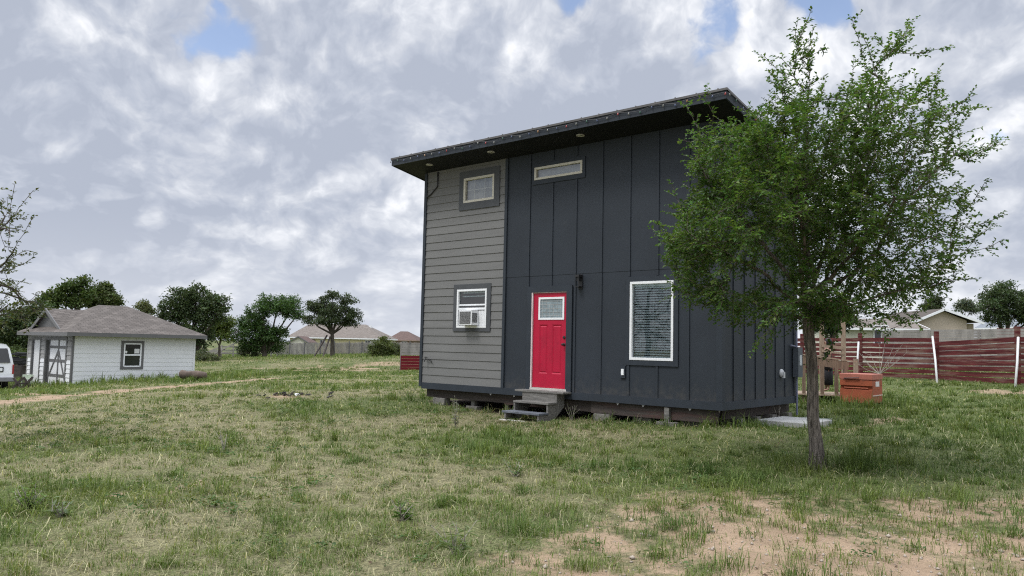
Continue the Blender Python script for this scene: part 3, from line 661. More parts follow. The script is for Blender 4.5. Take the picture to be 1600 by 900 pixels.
# string of lights along the eave: hangs from the fascia, so a thing of its own
sl = empty('string_lights', tuple(hpt(3.7, -OF, EAVE_B)), YAW, 'string of small holiday bulbs hung along the fascia of the charcoal house', 'string lights')
def sl_loc(x, y, z): return (x + 3.7, y + OF, z - EAVE_B)
path = []
nb = 36
for k in range(nb + 1):
    x = x0 + (x1 - x0) * k / nb
    path.append((x, -OF - .030, EAVE_T - 0.062 + 0.018 * math.sin(k * 1.7) - .012 * (k % 3)))
side_path = [(x1 + .030, -OF + 0.05 + 0.28 * k, zr(-OF + .05 + .28 * k) - .07 + .012 * math.sin(k * 2.1)) for k in range(16)]
MB().tube([sl_loc(*p) for p in path] + [sl_loc(*p) for p in side_path], .006, 5).build('cord', M['black'], sl)
bulb_me = []
for bm_ in M['bulbs']:
    o = MB().lathe([(.005, 0), (.011, -.010), (.014, -.028), (.011, -.044), (.003, -.052)], (0, 0, 0), 10).build('bulb', bm_, sl, smooth=True); bulb_me.append(o)
used = [False] * 5; seq = [0, 3, 2, 0, 2, 4, 0, 2, 1, 0, 3, 2, 0, 1]
for k, p in enumerate(path + side_path):
    t = seq[k % len(seq)]; b = bulb_me[t]
    if used[t]: b = b.copy(); C.objects.link(b); b.parent = sl
    used[t] = True; q = sl_loc(*p); b.location = (q[0], q[1] - .004, q[2] - .004); b.rotation_euler = (random.uniform(-.25, .15), random.uniform(-.3, .3), 0)

# window air conditioner
w = WIN['ac']
ac = empty('air_conditioner', tuple(hpt(6.35, -0.1, w[2] + .05)), YAW, 'white window air conditioner sticking out of the lower left window', 'air conditioner')
def acb(m, x0, x1, y0, y1, z0, z1): return m.box(x0 + 6.35, x1 + 6.35, y0 + .1, y1 + .1, z0 - w[2] - .05, z1 - w[2] - .05)
ax0, ax1, az0, az1 = -6.45, -6.04, w[2] + .055, w[2] + .40
m = MB(); acb(m, ax0, ax1, -.235, .03, az0, az1); m.build('case', M['white'], ac, bevel=.008)
m = MB(); acb(m, ax0 + .03, ax1 - .03, -.242, -.234, az0 + .03, az1 - .03); m.build('coil_grille', mat('coil_grey', (.12, .12, .12), .6, .75, 48, .3, 60, detail=2), ac)
m = MB()
for k in range(9): acb(m, ax1 + .0005, ax1 + .004, -.21 + .019 * k, -.200 + .019 * k, az0 + .06, az1 - .06)
m.build('side_louvre', M['black'], ac)
m = MB()
for k in range(9): acb(m, ax1 + .006 + .0235 * k, ax1 + .0295 + .0235 * k, -.002 - .008 * (k % 2), .006 - .008 * (k % 2), az0, az1)
m.build('accordion_panel', M['white'], ac)

# entry steps of grey weathered wood
st = empty('entry_steps', tuple(hpt(3.95, -0.5, -0.5)), YAW, 'weathered wooden entry steps below the red door with one dark tread', 'steps')
def sb(m, x0, x1, y0, y1, z0, z1): return m.box(x0 + 3.95, x1 + 3.95, y0 + .5, y1 + .5, z0 + .5, z1 + .5)
sx0, sx1 = -4.42, -3.52
m = MB(); sb(m, -4.62, -3.32, -.32, -.034, .115, .155); m.build('landing_board', M['oldwood'], st, bevel=.004)
m = MB(); sb(m, sx0, sx1 + .04, -.60, -.30, -.10, -.06); m.build('tread', M['oldwood'], st, bevel=.004)
m = MB(); sb(m, sx0 - .05, sx1 + .04, -.90, -.585, -.30, -.26); m.build('tread', M['tread'], st, bevel=.004)['label'] = 'dark blue grey lowest tread'
m = MB(); sb(m, sx0 - .03, -3.80, -1.0, -.90, -.475, -.43); m.build('ground_board', M['palewood'], st, bevel=.004)
for xs in (sx0 + .02, sx1):
    m = MB(); m.prism([(-.035 + .5, .115 + .5), (-.30 + .5, .115 + .5), (-.30 + .5, -.10 + .5), (-.585 + .5, -.10 + .5), (-.585 + .5, -.30 + .5), (-.88 + .5, -.30 + .5), (-.88 + .5, -.50 + .5), (-.55 + .5, -.55 + .5), (-.035 + .5, -.16 + .5)], xs + 3.95 - .02, xs + 3.95 + .02, 0)
    m.build('stringer', M['oldwood'], st)
m = MB(); sb(m, sx0 + .045, sx1 - .025, -.30, -.28, -.06, .112); m.build('riser', M['oldwood'], st)

# ------------------------------------------------------------------ things right of the house
# concrete slab
def slab(px_pts, th, name, m, label, cat):
    c = sum((p for p in px_pts), Vector()) / len(px_pts)
    z = max(p.z for p in px_pts) + 0.0
    mb = MB(); mb.prism([(p.x - c.x, p.y - c.y) for p in px_pts], -0.25, th, 2)
    o = mb.build(name, m, bevel=0.012); o.location = (c.x, c.y, z); return tag(o, label, cat)
_sa, _sb = at(1178, 652, 16.3), at(1262, 657, 16.0)
_d1 = Vector((EX[0], EX[1], 0)); _d2 = Vector((EN[0], EN[1], 0))
_s0 = hpt(-0.06, 1.40, 0); _s0.z = gz(_s0.x, _s0.y)
slab([_s0, _s0 + _d1 * 1.0, _s0 + _d1 * 1.0 + _d2 * 1.25, _s0 + _d2 * 1.25], 0.10, 'concrete_slab', M['concrete'], 'pale grey concrete slab lying in the grass by the house end wall', 'slab')
_s1 = hpt(-0.12, 3.35, 0); _s1.z = gz(_s1.x, _s1.y)
slab([_s1, _s1 + _d1 * .55, _s1 + _d1 * .55 + _d2 * .5, _s1 + _d2 * .5], 0.03, 'stepping_stone', mat('mossy_concrete', (.15, .17, .14), .95, .2, 5, .4), 'dark mossy stepping stone under the meter behind the concrete slab', 'paving stone')

# landing with railing
bz = gz(*at(1290, 632, 21.6).xy)
lp = at(1292, 616, 21.6); LZ = lp.z
deck = empty('porch_landing', (lp.x, lp.y, bz), 0, 'brown wooden porch landing with sloping railing behind the elm trunk', 'porch')
def dl(v): v = Vector(v); return (v.x - lp.x, v.y - lp.y, v.z - bz)
A = at(1240, 552, 21.8); B = at(1326, 563.5, 21.4); dirr = (B - A).normalized(); dh = Vector((dirr.x, dirr.y, 0)).normalized(); back = Vector((-dh.y, dh.x, 0))
m = MB()
for k in range(12):
    y = .145 * k; a = Vector((A.x, A.y, LZ - .02)) + back * (y + .0); b = Vector((B.x, B.y, LZ - .02)) + back * (y + .0) + dh * .05
    m.bar(dl(a), dl(b), .138, .036)
m.build('floor_boards', M['deckpale'], deck)
m = MB(); m.bar(dl(A + back * .10), dl(B + back * .10), .26, .036); m.bar(dl(A + back * .33 + dirr * .35), dl(B + back * .33 + dirr * .25), .14, .036); m.build('rail_cap', M['deckpale'], deck)
m = MB(); m.bar(dl(A + Vector((0, 0, -.14))), dl(B + Vector((0, 0, -.14))), .036, .22); m.build('header_rail', M['deckwood'], deck)
for px in (1257, 1286, 1308, 1322):
    t = (px - 1240) / 86; p = A.lerp(B, t)
    bot = gz(p.x, p.y) - .05 if px in (1257, 1322) else LZ - .0
    m = MB(); m.bar(dl((p.x, p.y + .05, bot)), dl((p.x, p.y + .05, p.z - .02)), .14 if px != 1257 else .10, .09, up=(dh.x, dh.y, 0)); m.build('post', M['deckwood'], deck)
for px, Y in ((1284, 23.1), (1318, 22.9), (1337, 22.2)):
    p = at(px, 560, Y); top = 3.1 if px < 1330 else 1.45
    m = MB(); m.bar(dl((p.x, p.y, gz(p.x, p.y) - .05)), dl((p.x, p.y, top)), .10, .10, up=(1, 0, 0)); m.build('post', M['deckpale'], deck)
a, b = at(1284, 540, 23.05), at(1318, 544, 22.85)
m = MB(); m.bar(dl(a), dl(b), .04, .09); m.bar(dl(a + Vector((0, 0, -.15))), dl(b + Vector((0, 0, -.16))), .04, .06); m.build('back_rail', M['deckpale'], deck)
a.z = b.z = 3.1; m = MB(); m.bar(dl(a - (b - a) * 2.2), dl(b + (b - a) * .2), .09, .18); m.build('header_beam', M['deckwood'], deck)

# orange job box
jx = Vector((9.40, 20.5, 0)); jx.z = gz(9.5, 20.9) + 0.02
box = empty('tool_chest', tuple(jx), YAW, 'orange steel job site tool chest standing in the grass by the porch', 'tool chest')
wq, dq, hq = .81, .90, .82
m = MB(); m.box(-wq, 0, 0, dq, 0.06, hq * .50); m.box(-wq, 0, 0.05, dq, hq * .50 + .0001, hq * .62); m.box(-wq, 0, 0, dq, hq * .62, hq * .80)
m.build('body', M['orange'], box, bevel=.006)
m = MB(); m.box(-wq - .012, .012, -.012, dq + .01, hq * .815, hq); m.build('lid', M['orangelid'], box, bevel=.012)
m = MB(); m.tube([(-wq + .12, -.045, hq * .845), (-wq + .5, -.05, hq * .875)], .014, 8); m.build('lid_handle', M['black'], box)
m = MB(); m.tube([(-wq + .10, .02, hq * .55), (-.10, .02, hq * .545)], .018, 8); m.build('handle', M['orange'], box)
MB().box(.001, .004, .30, .62, hq * .60, hq * .76).build('sticker', M['paint_mark'], box)
m = MB(); m.box(.001, .010, .02, dq - .02, hq * .30, hq * .335); m.build('skid_strip', mat('pale_strip', (.55, .42, .36), .6, .1, 9), box)
for (a_, b_) in ((-wq + .02, .02), (-.12, .02), (-wq + .02, dq - .12), (-.12, dq - .12)): MB().box(a_, a_ + .10, b_, b_ + .10, -.06, .06).build('foot', M['orange'], box)

# maroon fence with white pipe braces
FP = [at(1160, 590, 40.5), at(1253, 590, 38.0), at(1344, 590, 35.0), at(1463, 594, 32.0), at(1589, 601, 28.5), at(1740, 607, 25.5)]
for p in FP: p.z = gz(p.x, p.y)
fence = empty('maroon_fence', tuple(FP[2]), 0, 'maroon horizontal board fence with gaps behind the orange tool chest', 'fence')
def fl(v): return tuple(Vector(v) - FP[2])
FT = [1.85, 1.85, 1.86, 1.92, 2.02, 2.0]
for k, p in enumerate(FP):
    m = MB(); m.bar(fl((p.x, p.y - .06, p.z - .1)), fl((p.x + random.uniform(-.03, .03), p.y - .06, p.z + FT[k] + .06)), .14, .14, up=(1, 0, 0)); m.build('post', M['maroon'], fence)
for k in range(5):
    a, b = FP[k], FP[k + 1]; m = MB(); pit = .213; nbd = 8
    for j in range(nbd):
        za = a.z + .13 + pit * j; zb2 = b.z + .13 + pit * j
        if k == 3: za -= .17 * j / 8 + .02; zb2 += .03 * j / 8 - .04
        q1, q2 = Vector((a.x, a.y + .04, za)), Vector((b.x, b.y + .04, zb2))
        jit = random.uniform(-.012, .012); mid = q1.lerp(q2, .5) + Vector((0, 0, random.uniform(-.03, .012)))
        hgt = .160 if k <= 2 else .174
        if k == 2 and j > 4: hgt = .172
        if k == 2 and j == 3: hgt = .14
        q1.z += jit; m.bar(q1 - FP[2], mid - FP[2], .025, hgt); m.bar(mid - FP[2], q2 - FP[2], .025, hgt)
    m.build('board_panel', M['maroon'], fence)
tops = ((1341.5, 534, 1337, 588, .35, 'white pipe leaning on the maroon fence post just right of the porch'), (1457, 526, 1464.5, 603, 1.6, 'white pipe propping the middle of the maroon fence'), (1591, 527, 1586, 604, .9, 'white pipe leaning on the right end post of the maroon fence'))
for (xa, ya_, xb, yb_, off, lab), Yp in zip(tops, (34.6, 31.7, 28.2)):
    a = at(xa, ya_, Yp); b = at(xb, yb_, Yp - off); b.z = gz(b.x, b.y) - .05
    m = MB(); m.tube([(0, 0, 0), tuple((a - b) * .5 + Vector((.02, 0, 0))), tuple(a - b)], .042, 10); o = m.build('brace_pipe', M['pvc'], smooth=True); o.location = b
    tag(o, lab, 'pipe', 'white pipes bracing the maroon fence')

# silver and red fences further back on the right
def hfence(name, pts, h, pit, bh, mt, label, gap_post=.1):
    root = empty(name, tuple(pts[0]), 0, label, 'fence'); b0 = pts[0]
    for p in pts: MB().bar(tuple(p - b0 - Vector((0, 0, .1))), tuple(p - b0 + Vector((0, 0, h + .05))), .10, .10, up=(1, 0, 0)).build('post', mt, root)
    for a, b in zip(pts, pts[1:]):
        m = MB(); j = 0; back_ = Vector((0, .07, 0))
        while j * pit + .1 < h: m.bar(tuple(a - b0 + back_ + Vector((0, 0, .1 + j * pit))), tuple(b - b0 + back_ + Vector((0, 0, .1 + j * pit))), .022, bh); j += 1
        m.build('board_panel', mt, root)
    return root
def gpt(px, Y):
    p = at(px, 560, Y); p.z = gz(p.x, p.y); return p
hfence('grey_board_fence', [gpt(px, Y) for px, Y in ((1380, 50), (1452, 48), (1530, 46), (1640, 44))], 2.25, .165, .15, M['silverwood'], 'silver grey horizontal board fence behind the maroon fence')
hfence('far_board_fence', [gpt(px, Y) for px, Y in ((1560, 66), (1600, 64), (1660, 62))], 3.0, .20, .18, mat('faded_red_boards', (.16, .07, .065), .9, .25, 1.5), 'faded red board fence far behind the grey fence below the right tree')

# the red fence end left of the house
p0, p1 = at(625.5, 578, 55), at(690, 578, 55)
rf = empty('barn_red_fence', (p0.x, p0.y, gz(p0.x, p0.y)), 0, 'red lower and bare grey upper board fence just left of the house', 'fence')
g0 = gz(p0.x, p0.y)
m = MB()
for j in range(5): m.bar((0, 0, .12 + .20 * j), (3.0, .6, .12 + .20 * j + .02), .03, .19)
m.build('red_boards', M['redpaint'], rf)
m = MB()
for j in range(4): m.bar((.05 * (j % 2), .01, 1.14 + .19 * j), (3.0, .61, 1.16 + .19 * j), .03, .17)
m.build('grey_boards', M['silverwood'], rf)
for t in (0, 1.5, 3.0): MB().bar((t, .06 + .2 * t, -.1), (t, .06 + .2 * t, 1.86), .1, .1, up=(1, 0, 0)).build('post', M['silverwood'], rf)

# ------------------------------------------------------------------ generic house builders
def part_box(name, m, root, *b): return MB().box(*b).build(name, m, root)
def roof_uv(p, org, ux, vx):
    d = [Vector(q) - org for q in p]; return [(q.dot(ux), q.dot(vx)) for q in d]
def roof_face(m, *p):
    P = [Vector(q) for q in p]; n = (P[1] - P[0]).cross(P[2] - P[0]).normalized()
    ux = Vector((0, 0, 1)).cross(n); ux = ux.normalized() if ux.length > 1e-4 else Vector((1, 0, 0)); vx = n.cross(ux)
    m.quad(*p, uv=[(q.dot(ux), q.dot(vx)) for q in P])

# white shed with garage door (near corner at the left of its long wall)
sc0 = at(110, 598, 36.0); sc0.z = gz(sc0.x, sc0.y)
SR = math.atan2(.76, .65)
shed = empty('garage_shed', tuple(sc0), SR, 'white lap sided garage shed with brown hip roof and grey front', 'shed')
# local +x runs along the long wall away to the right, local +y runs along the front to the left
SLn, SW, SH = 5.85, 5.6, 2.45
m = MB(); z = 0; wh = (2.28, 3.12, .80, 1.94)
while z < SH:
    z1 = min(z + .205, SH)
    for a, b, c, d in cells(0, SLn, z, z1, [wh]):
        y0 = -.014 + .010 * (c - z) / .205; y1 = -.014 + .010 * (d - z) / .205
        m.quad((a, y0, c), (b, y0, c), (b, y1, d), (a, y1, d))
    for a, b, c, d in cells(0, SLn, z - .005, z + .001, [wh]): m.quad((a, -.014, z), (b, -.014, z), (b, -.002, z), (a, -.002, z))
    z += .205
m.quad((SLn, 0, -.3), (SLn, SW, -.3), (SLn, SW, SH), (SLn, 0, SH)); m.quad((0, SW, -.3), (SLn, SW, -.3), (SLn, SW, SH), (0, SW, SH)); m.quad((0, -.002, -.4), (SLn, -.002, -.4), (SLn, -.002, 0), (0, -.002, 0))
m.build('wall', M['whitelap'], shed, fix=False)
# front wall (plane x = 0), white below, grey above, with deep door openings
GD = (.72, 3.15, -.1, 2.02); PD = (3.95, 4.95, -.1, 2.0)
mw, mg = MB(), MB()
z = -.3
while z < SH:
    z1 = min(z + .205, SH); tgt = mw if z1 < 1.2 else mg
    for a, b, c, d in cells(0, SW, z, z1, [GD, PD]): tgt.quad((-.026, a, c), (-.026, b, c), (-.002, b, d), (-.002, a, d))
    z += .205
mw.build('lower_siding', M['whitelap'], shed, fix=False); mg.build('upper_siding', M['shedgrey'], shed, fix=False)
def zframe(name, D, depth, mt, tw, root):
    a, b, c, d = D; m = MB()
    m.box(-.035, depth, a - tw, a, c, d + tw); m.box(-.035, depth, b, b + tw, c, d + tw); m.box(-.035, depth, a, b, d, d + tw)
    return m.build(name, mt, root)
zframe('garage_door_frame', GD, .35, M['shedtrim'], .14, shed); zframe('door_frame', PD, .22, M['shedtrim'], .12, shed)
gd = MB().box(.12, .16, GD[0], GD[1], -.1, GD[3]).build('garage_door', M['whitelap'], shed)
m = MB(); ya, yb = GD[0], GD[1]; ym = (ya + yb) / 2
for zz in (.28, .98, 1.62): m.box(.102, .12, ya, yb, zz, zz + .13)
for yy in (ya + .06, ym, yb - .06): m.box(.096, .11, yy - .06, yy + .06, -.05, GD[3])
m.bar((.102, ya + .15, -.05), (.102, ym, 1.55), .02, .1, up=(0, 1, 0)); m.bar((.104, yb - .15, .3), (.104, ym, 1.55), .02, .1, up=(0, 1, 0))
m.build('brace_trim', M['shedtrim'], gd)
MB().box(.06, .10, PD[0], PD[1], -.1, PD[3]).build('door', M['whitelap'], shed)
m = MB(); m.box(-.03, .06, -.03, .09, -.3, SH); m.build('corner_board', M['shedtrim'], shed)
part_box('corner_board', M['whitelap'], shed, SLn - .08, SLn + .02, -.028, .02, -.3, SH)
part_box('corner_board', M['shedgrey'], shed, -.025, .02, SW - .09, SW + .02, -.3, SH)
wf = MB(); a, b, c, d = wh
wf.box(a, b, -.05, .02, c, c + .06); wf.box(a, b, -.05, .02, d - .06, d); wf.box(a, a + .06, -.05, .02, c, d); wf.box(b - .06, b, -.05, .02, c, d); wf.box(a, b, -.045, .02, (c + d) / 2 - .03, (c + d) / 2 + .04)
wfo = wf.build('window', M['white'], shed)
q = MB(); q.box(a - .12, b + .12, -.04, 0, d, d + .11); q.box(a - .12, b + .12, -.04, 0, c - .11, c); q.box(a - .12, a, -.04, 0, c, d); q.box(b, b + .12, -.04, 0, c, d); q.build('trim', M['shedtrim'], wfo)
MB().box(a + .03, b - .03, -.01, 0, c + .03, d - .03).build('pane', M['darkpane'], wfo)
m = MB(); m.box(b - .33, b - .09, -.016, -.011, (c + d) / 2 + .08, (c + d) / 2 + .30); m.box(a + .08, a + .17, -.016, -.011, (c + d) / 2 + .08, (c + d) / 2 + .20); m.build('sticker', M['rag'], wfo)
# roof: hip with a dutch gable over the front
OV = .42; e0x, e1x, e0y, e1y = -OV, SLn + OV, -OV, SW + OV; RZ = SH + 1.36; my = SW / 2; zs = SH - .06
m = MB(); rx0, rx1 = 2.15, SLn - 2.3
gx = -OV + .30; gy = 1.6; gzz = SH + 1.08; gb = zs + .38
# main hip
roof_face(m, (e0x, e0y, zs), (e1x, e0y, zs), (rx1, my, RZ), (rx0, my, RZ)); roof_face(m, (e1x, e1y, zs), (e0x, e1y, zs), (rx0, my, RZ), (rx1, my, RZ))
roof_face(m, (e1x, e0y, zs), (e1x, e1y, zs), (rx1, my, RZ)); roof_face(m, (e0x, e1y, zs), (e0x, e0y, zs), (rx0, my, RZ))
# front gable riding on the hip
cy = my + .35; roof_face(m, (gx - .02, cy - 1.95, gb - .28), (rx0 - .1, cy - 1.95 + 1.5, gb + .35), (rx0 - .05, cy, gzz), (gx - .02, cy, gzz)); roof_face(m, (gx - .02, cy + 1.95, gb - .28), (rx0 - .1, cy + .5, gb + .35), (rx0 - .05, cy, gzz), (gx - .02, cy, gzz))
m.build('roof', M['shingle'], shed, fix=False)
m = MB(); m.quad((gx + .16, cy - 1.9, gb - .30), (gx + .16, cy + 1.9, gb - .30), (gx + .16, cy, gzz - .06)); m.build('gable', mat('gable_dark_board', (.10, .10, .10), .8, .1, 3), shed, fix=False)  # dark grey board triangle filling the gable
m = MB(); m.bar((gx - .03, cy - 2.0, gb - .34), (gx - .03, cy + .03, gzz - .05), .04, .16); m.bar((gx - .03, cy + 2.0, gb - .34), (gx - .03, cy - .03, gzz - .05), .04, .16); m.build('bargeboard', M['shedtrim'], shed)
m = MB(); zf = zs - .17
m.box(e0x, e1x, e0y, e0y + .03, zf, zs - .004); m.box(e0x, e1x, e1y - .03, e1y, zf, zs - .004); m.box(e0x, e0x + .03, e0y + .03, e1y - .03, zf, zs - .004); m.box(e1x - .03, e1x, e0y + .03, e1y - .03, zf, zs - .004)
m.build('fascia', M['shedtrim'], shed)
m = MB(); m.quad((e0x + .03, e0y + .03, zf + .02), (e1x - .03, e0y + .03, zf + .02), (e1x - .03, e1y - .03, zf + .02), (e0x + .03, e1y - .03, zf + .02)); m.build('soffit', M['shedtrim'], shed, fix=False)

def simple_house(name, label, base, rz, L, Wd, H, RH, wall, roofm, hip=(0, 0), ov=.45, wins=(), cat='house', fascia=None, gable_wall=True):
    """long house: local x along the wall facing the viewer (local -y)"""
    root = empty(name, tuple(base), rz, label, cat)
    m = MB(); m.box(0, L, 0, Wd, -.5, H)
    if not hip[0]: m.quad((0, 0, H), (0, Wd, H), (0, Wd / 2, H + RH * Wd / (Wd + 2 * ov)))
    if not hip[1]: m.quad((L, 0, H), (L, Wd, H), (L, Wd / 2, H + RH * Wd / (Wd + 2 * ov)))
    m.build('wall', wall, root, fix=False)
    x0, x1 = -ov, L + ov; a, b = x0 + hip[0], x1 - hip[1]; zs = H - .05; m = MB(); my = Wd / 2
    roof_face(m, (x0, -ov, zs), (x1, -ov, zs), (b, my, H + RH), (a, my, H + RH)); roof_face(m, (x1, Wd + ov, zs), (x0, Wd + ov, zs), (a, my, H + RH), (b, my, H + RH))
    if hip[0]: roof_face(m, (x0, Wd + ov, zs), (x0, -ov, zs), (a, my, H + RH))
    if hip[1]: roof_face(m, (x1, -ov, zs), (x1, Wd + ov, zs), (b, my, H + RH))
    m.build('roof', roofm, root, fix=False)
    m = MB(); m.box(x0, x1, -ov - .02, -ov + .02, zs - .18, zs - .005)
    if not hip[0]: m.bar((x0, -ov, zs - .08), (x0, my, H + RH - .08), .05, .17); m.bar((x0, Wd + ov, zs - .08), (x0, my, H + RH - .08), .05, .17)
    else: m.box(x0 - .02, x0 + .02, -ov, Wd + ov, zs - .18, zs - .005)
    if not hip[1]: m.bar((x1, -ov, zs - .08), (x1, my, H + RH - .08), .05, .17); m.bar((x1, Wd + ov, zs - .08), (x1, my, H + RH - .08), .05, .17)
    else: m.box(x1 - .02, x1 + .02, -ov, Wd + ov, zs - .18, zs - .005)
    m.build('fascia', fascia or M['white'], root)
    for (wx, wz, ww, hh) in wins:
        f = MB(); a_, b_, c_, d_ = wx, wx + ww, wz, wz + hh; t = .09
        f.box(a_, b_, -.06, .01, c_, c_ + t); f.box(a_, b_, -.06, .01, d_ - t, d_); f.box(a_, a_ + t, -.06, .01, c_, d_); f.box(b_ - t, b_, -.06, .01, c_, d_); f.box((a_ + b_) / 2 - .03, (a_ + b_) / 2 + .03, -.05, .01, c_, d_)
        fo = f.build('window', M['white'], root); MB().box(a_ + .02, b_ - .02, -.02, .01, c_ + .02, d_ - .02).build('pane', M['darkpane'], fo)
    return root
# pale yellow house behind the wooden fence
b = at(452, 556, 132); b.z = gz(b.x, b.y)
hs = simple_house('yellow_house', 'pale yellow house with tan hip roof behind the wooden privacy fence', b, R(-6), 15.6, 9.0, 3.0, 2.35, M['yellow'], M['shingle2'], hip=(2.2, 4.4), wins=((12.9, 1.1, 1.0, 1.5), (5.2, 1.4, .9, 1.2)))
m = MB(); m.box(2.3, 4.4, -.05, 0.0, -.3, 2.6); m.build('brick_front', M['brick'], hs); m = MB(); m.box(13.9, 15.5, -.06, 0.0, 0, 2.9); m.build('siding_panel', M['creamwall'], hs)
MB().box(12.3, 12.7, 4.0, 4.4, 3.8, 5.2).build('roof_vent', M['white'], hs)
# little playhouse roof in front of it
b = at(480, 556, 122); b.z = gz(b.x, b.y) 
simple_house('garden_shed', 'small dark roofed garden shed peeking over the wooden fence before the yellow house', b, R(90 - 8), 3.0, 3.0, 2.0, .9, M['creamwall'], M['shingle3'], ov=.25, fascia=M['shedtrim'], cat='shed')
b = at(606, 556, 172); b.z = gz(b.x, b.y)
simple_house('brown_roof_house', 'far house with dark brown roof behind the round bush', b, R(-8), 6.0, 8, 2.9, 1.9, M['brick'], M['shingle3'], hip=(2.0, 3.2), wins=((3.0, 1.3, 1.2, 1.2),), fascia=M['brick'])
# houses on the right
b = at(1292, 560, 60); b.z = gz(b.x, b.y)
simple_house('cream_house', 'cream sided house with white trimmed window behind the maroon fence', b, R(-6), 6.9, 7, 2.85, .8, M['creamwall'], M['shingle2'], hip=(0, 0), wins=((3.4, 1.55, 1.15, 1.5),))
b = at(1511.5, 560, 62); b.z = gz(b.x, b.y)
b.z += .5; bh = empty('beige_house', tuple(b), R(0), 'beige gable fronted house with white eaves behind the grey fence', 'house')
m = MB(); m.prism([(-4.6, -.5), (0, -.5), (0, 2.95), (-1.95, 3.72), (-4.6, 2.7)], 0, 7, 1); m.box(0, .9, .6, 7, -.5, 2.75); m.build('wall', M['beige'], bh)
m = MB(); m.quad((-5.1, -.4, 2.5), (-1.95, -.4, 3.86), (-1.95, 7.4, 3.86), (-5.1, 7.4, 2.5)); m.quad((1.15, -.4, 2.82), (-1.95, -.4, 3.86), (-1.95, 7.4, 3.86), (1.15, 7.4, 2.82)); m.build('roof', M['shingle2'], bh, fix=False)
m = MB(); m.bar((-5.1, -.42, 2.42), (-1.93, -.42, 3.79), .05, .18); m.bar((1.15, -.42, 2.74), (-1.97, -.42, 3.79), .05, .18); m.build('bargeboard', M['white'], bh)
b = at(1592, 560, 75); b.z = gz(b.x, b.y)
simple_house('grey_roof_house', 'sliver of a grey roofed house at the right edge under the tree', b, R(0), 6, 6, 3.6, 1.9, M['creamwall'], mat('blue_grey_shingle', (.22, .24, .27), .9, .1, 2), hip=(1.5, 1.5))

# wooden privacy fence (vertical boards)
def pfence(name, pts, h, label):
    root = empty(name, tuple(pts[0]), 0, label, 'fence'); b0 = pts[0]
    for a, b in zip(pts, pts[1:]):
        n = int((b - a).length / .16); m = MB()
        for k in range(n):
            p = a.lerp(b, (k + .5) / n) - b0; m.box(p.x - .070, p.x + .070, p.y - .01, p.y + .01, p.z + .03, p.z + h + random.uniform(-.05, .05))
        m.build('board_panel', M['silverwood'], root)
    for p in pts: MB().bar(tuple(p - b0 - Vector((0, .05, .1))), tuple(p - b0 + Vector((0, -.05, h + .18))), .13, .13, up=(1, 0, 0)).build('post', M['shedtrim'], root)
    return root
pfence('privacy_fence', [gpt(px, Y) for px, Y in ((433, 108), (452, 109), (475, 110), (500, 111), (522, 112), (545, 113), (565, 114), (585, 115), (606, 117), (640, 119), (690, 121))], 1.75, 'weathered wooden privacy fence in front of the yellow house')
# split rail fence, partly collapsed
rfp = [gpt(px, Y) for px, Y in ((318, 92), (345, 92), (364, 93), (400, 94), (423, 95), (433, 96))]
rl = empty('rail_fence', tuple(rfp[0]), 0, 'half collapsed grey rail fence right of the white shed', 'fence')
for k, p in enumerate(rfp): MB().bar(tuple(p - rfp[0] - Vector((0, 0, .1))), tuple(p - rfp[0] + Vector((random.uniform(-.1, .1), 0, 1.45))), .14, .14, up=(1, 0, 0)).build('post', M['silverrail'], rl)
for k in range(5):
    a, b = rfp[k] - rfp[0], rfp[k + 1] - rfp[0]; m = MB()
    for j, zz in enumerate((.45, .85, 1.25)):
        da = -.25 * (k == 0) * (j + .5) ; m.bar(tuple(a + Vector((0, .06, max(.1, zz + da * 1.2)))), tuple(b + Vector((0, .06, zz))), .05, .13)
    m.build('rail', M['silverrail'], rl)
m = MB()
for (xa, za, xb, zb_) in ((-3.0, .1, 2.6, 1.0), (-2.0, .05, 3.4, .75), (-3.6, .0, -.6, 1.3), (1.0, .3, 4.4, 2.1)): m.bar((xa, -.4, za), (xb, -.3, zb_), .07, .16)
m.build('fallen_rail', M['silverrail'], rl)

# ------------------------------------------------------------------ trees
def tube_mesh(name, chains, m, parent, n=6):
    mb = MB()
    for pts, rad in chains: mb.tube(pts, rad, n if max(rad) < .03 else max(n, 8), cap=False)
    return mb.build(name, m, parent, smooth=True, fix=False)
def leaves(name, P, D, N, L, Wd, col, m, parent, fold=.25):
    """folded four-corner leaves: base, left, tip, right"""
    S = np.cross(D, N); S /= np.linalg.norm(S, axis=1, keepdims=True) + 1e-9; N2 = np.cross(S, D)
    L = L[:, None]; Wd = Wd[:, None]; mid = P + D * L * .45
    V = np.stack((P, mid + S * Wd * .5 + N2 * Wd * fold, P + D * L - N2 * L * .10, mid - S * Wd * .5 + N2 * Wd * fold), 1).reshape(-1, 3)
    n = len(P); b = np.arange(n)[:, None] * 4
    F = np.concatenate((b + [[0, 2, 1]], b + [[0, 3, 2]]), 1).reshape(-1)
    return raw_mesh(name, V, F, np.full(2 * n, 3), m, parent, col=np.repeat(col, 4, 0))
def unit(v): return v / (np.linalg.norm(v, axis=-1, keepdims=True) + 1e-9)

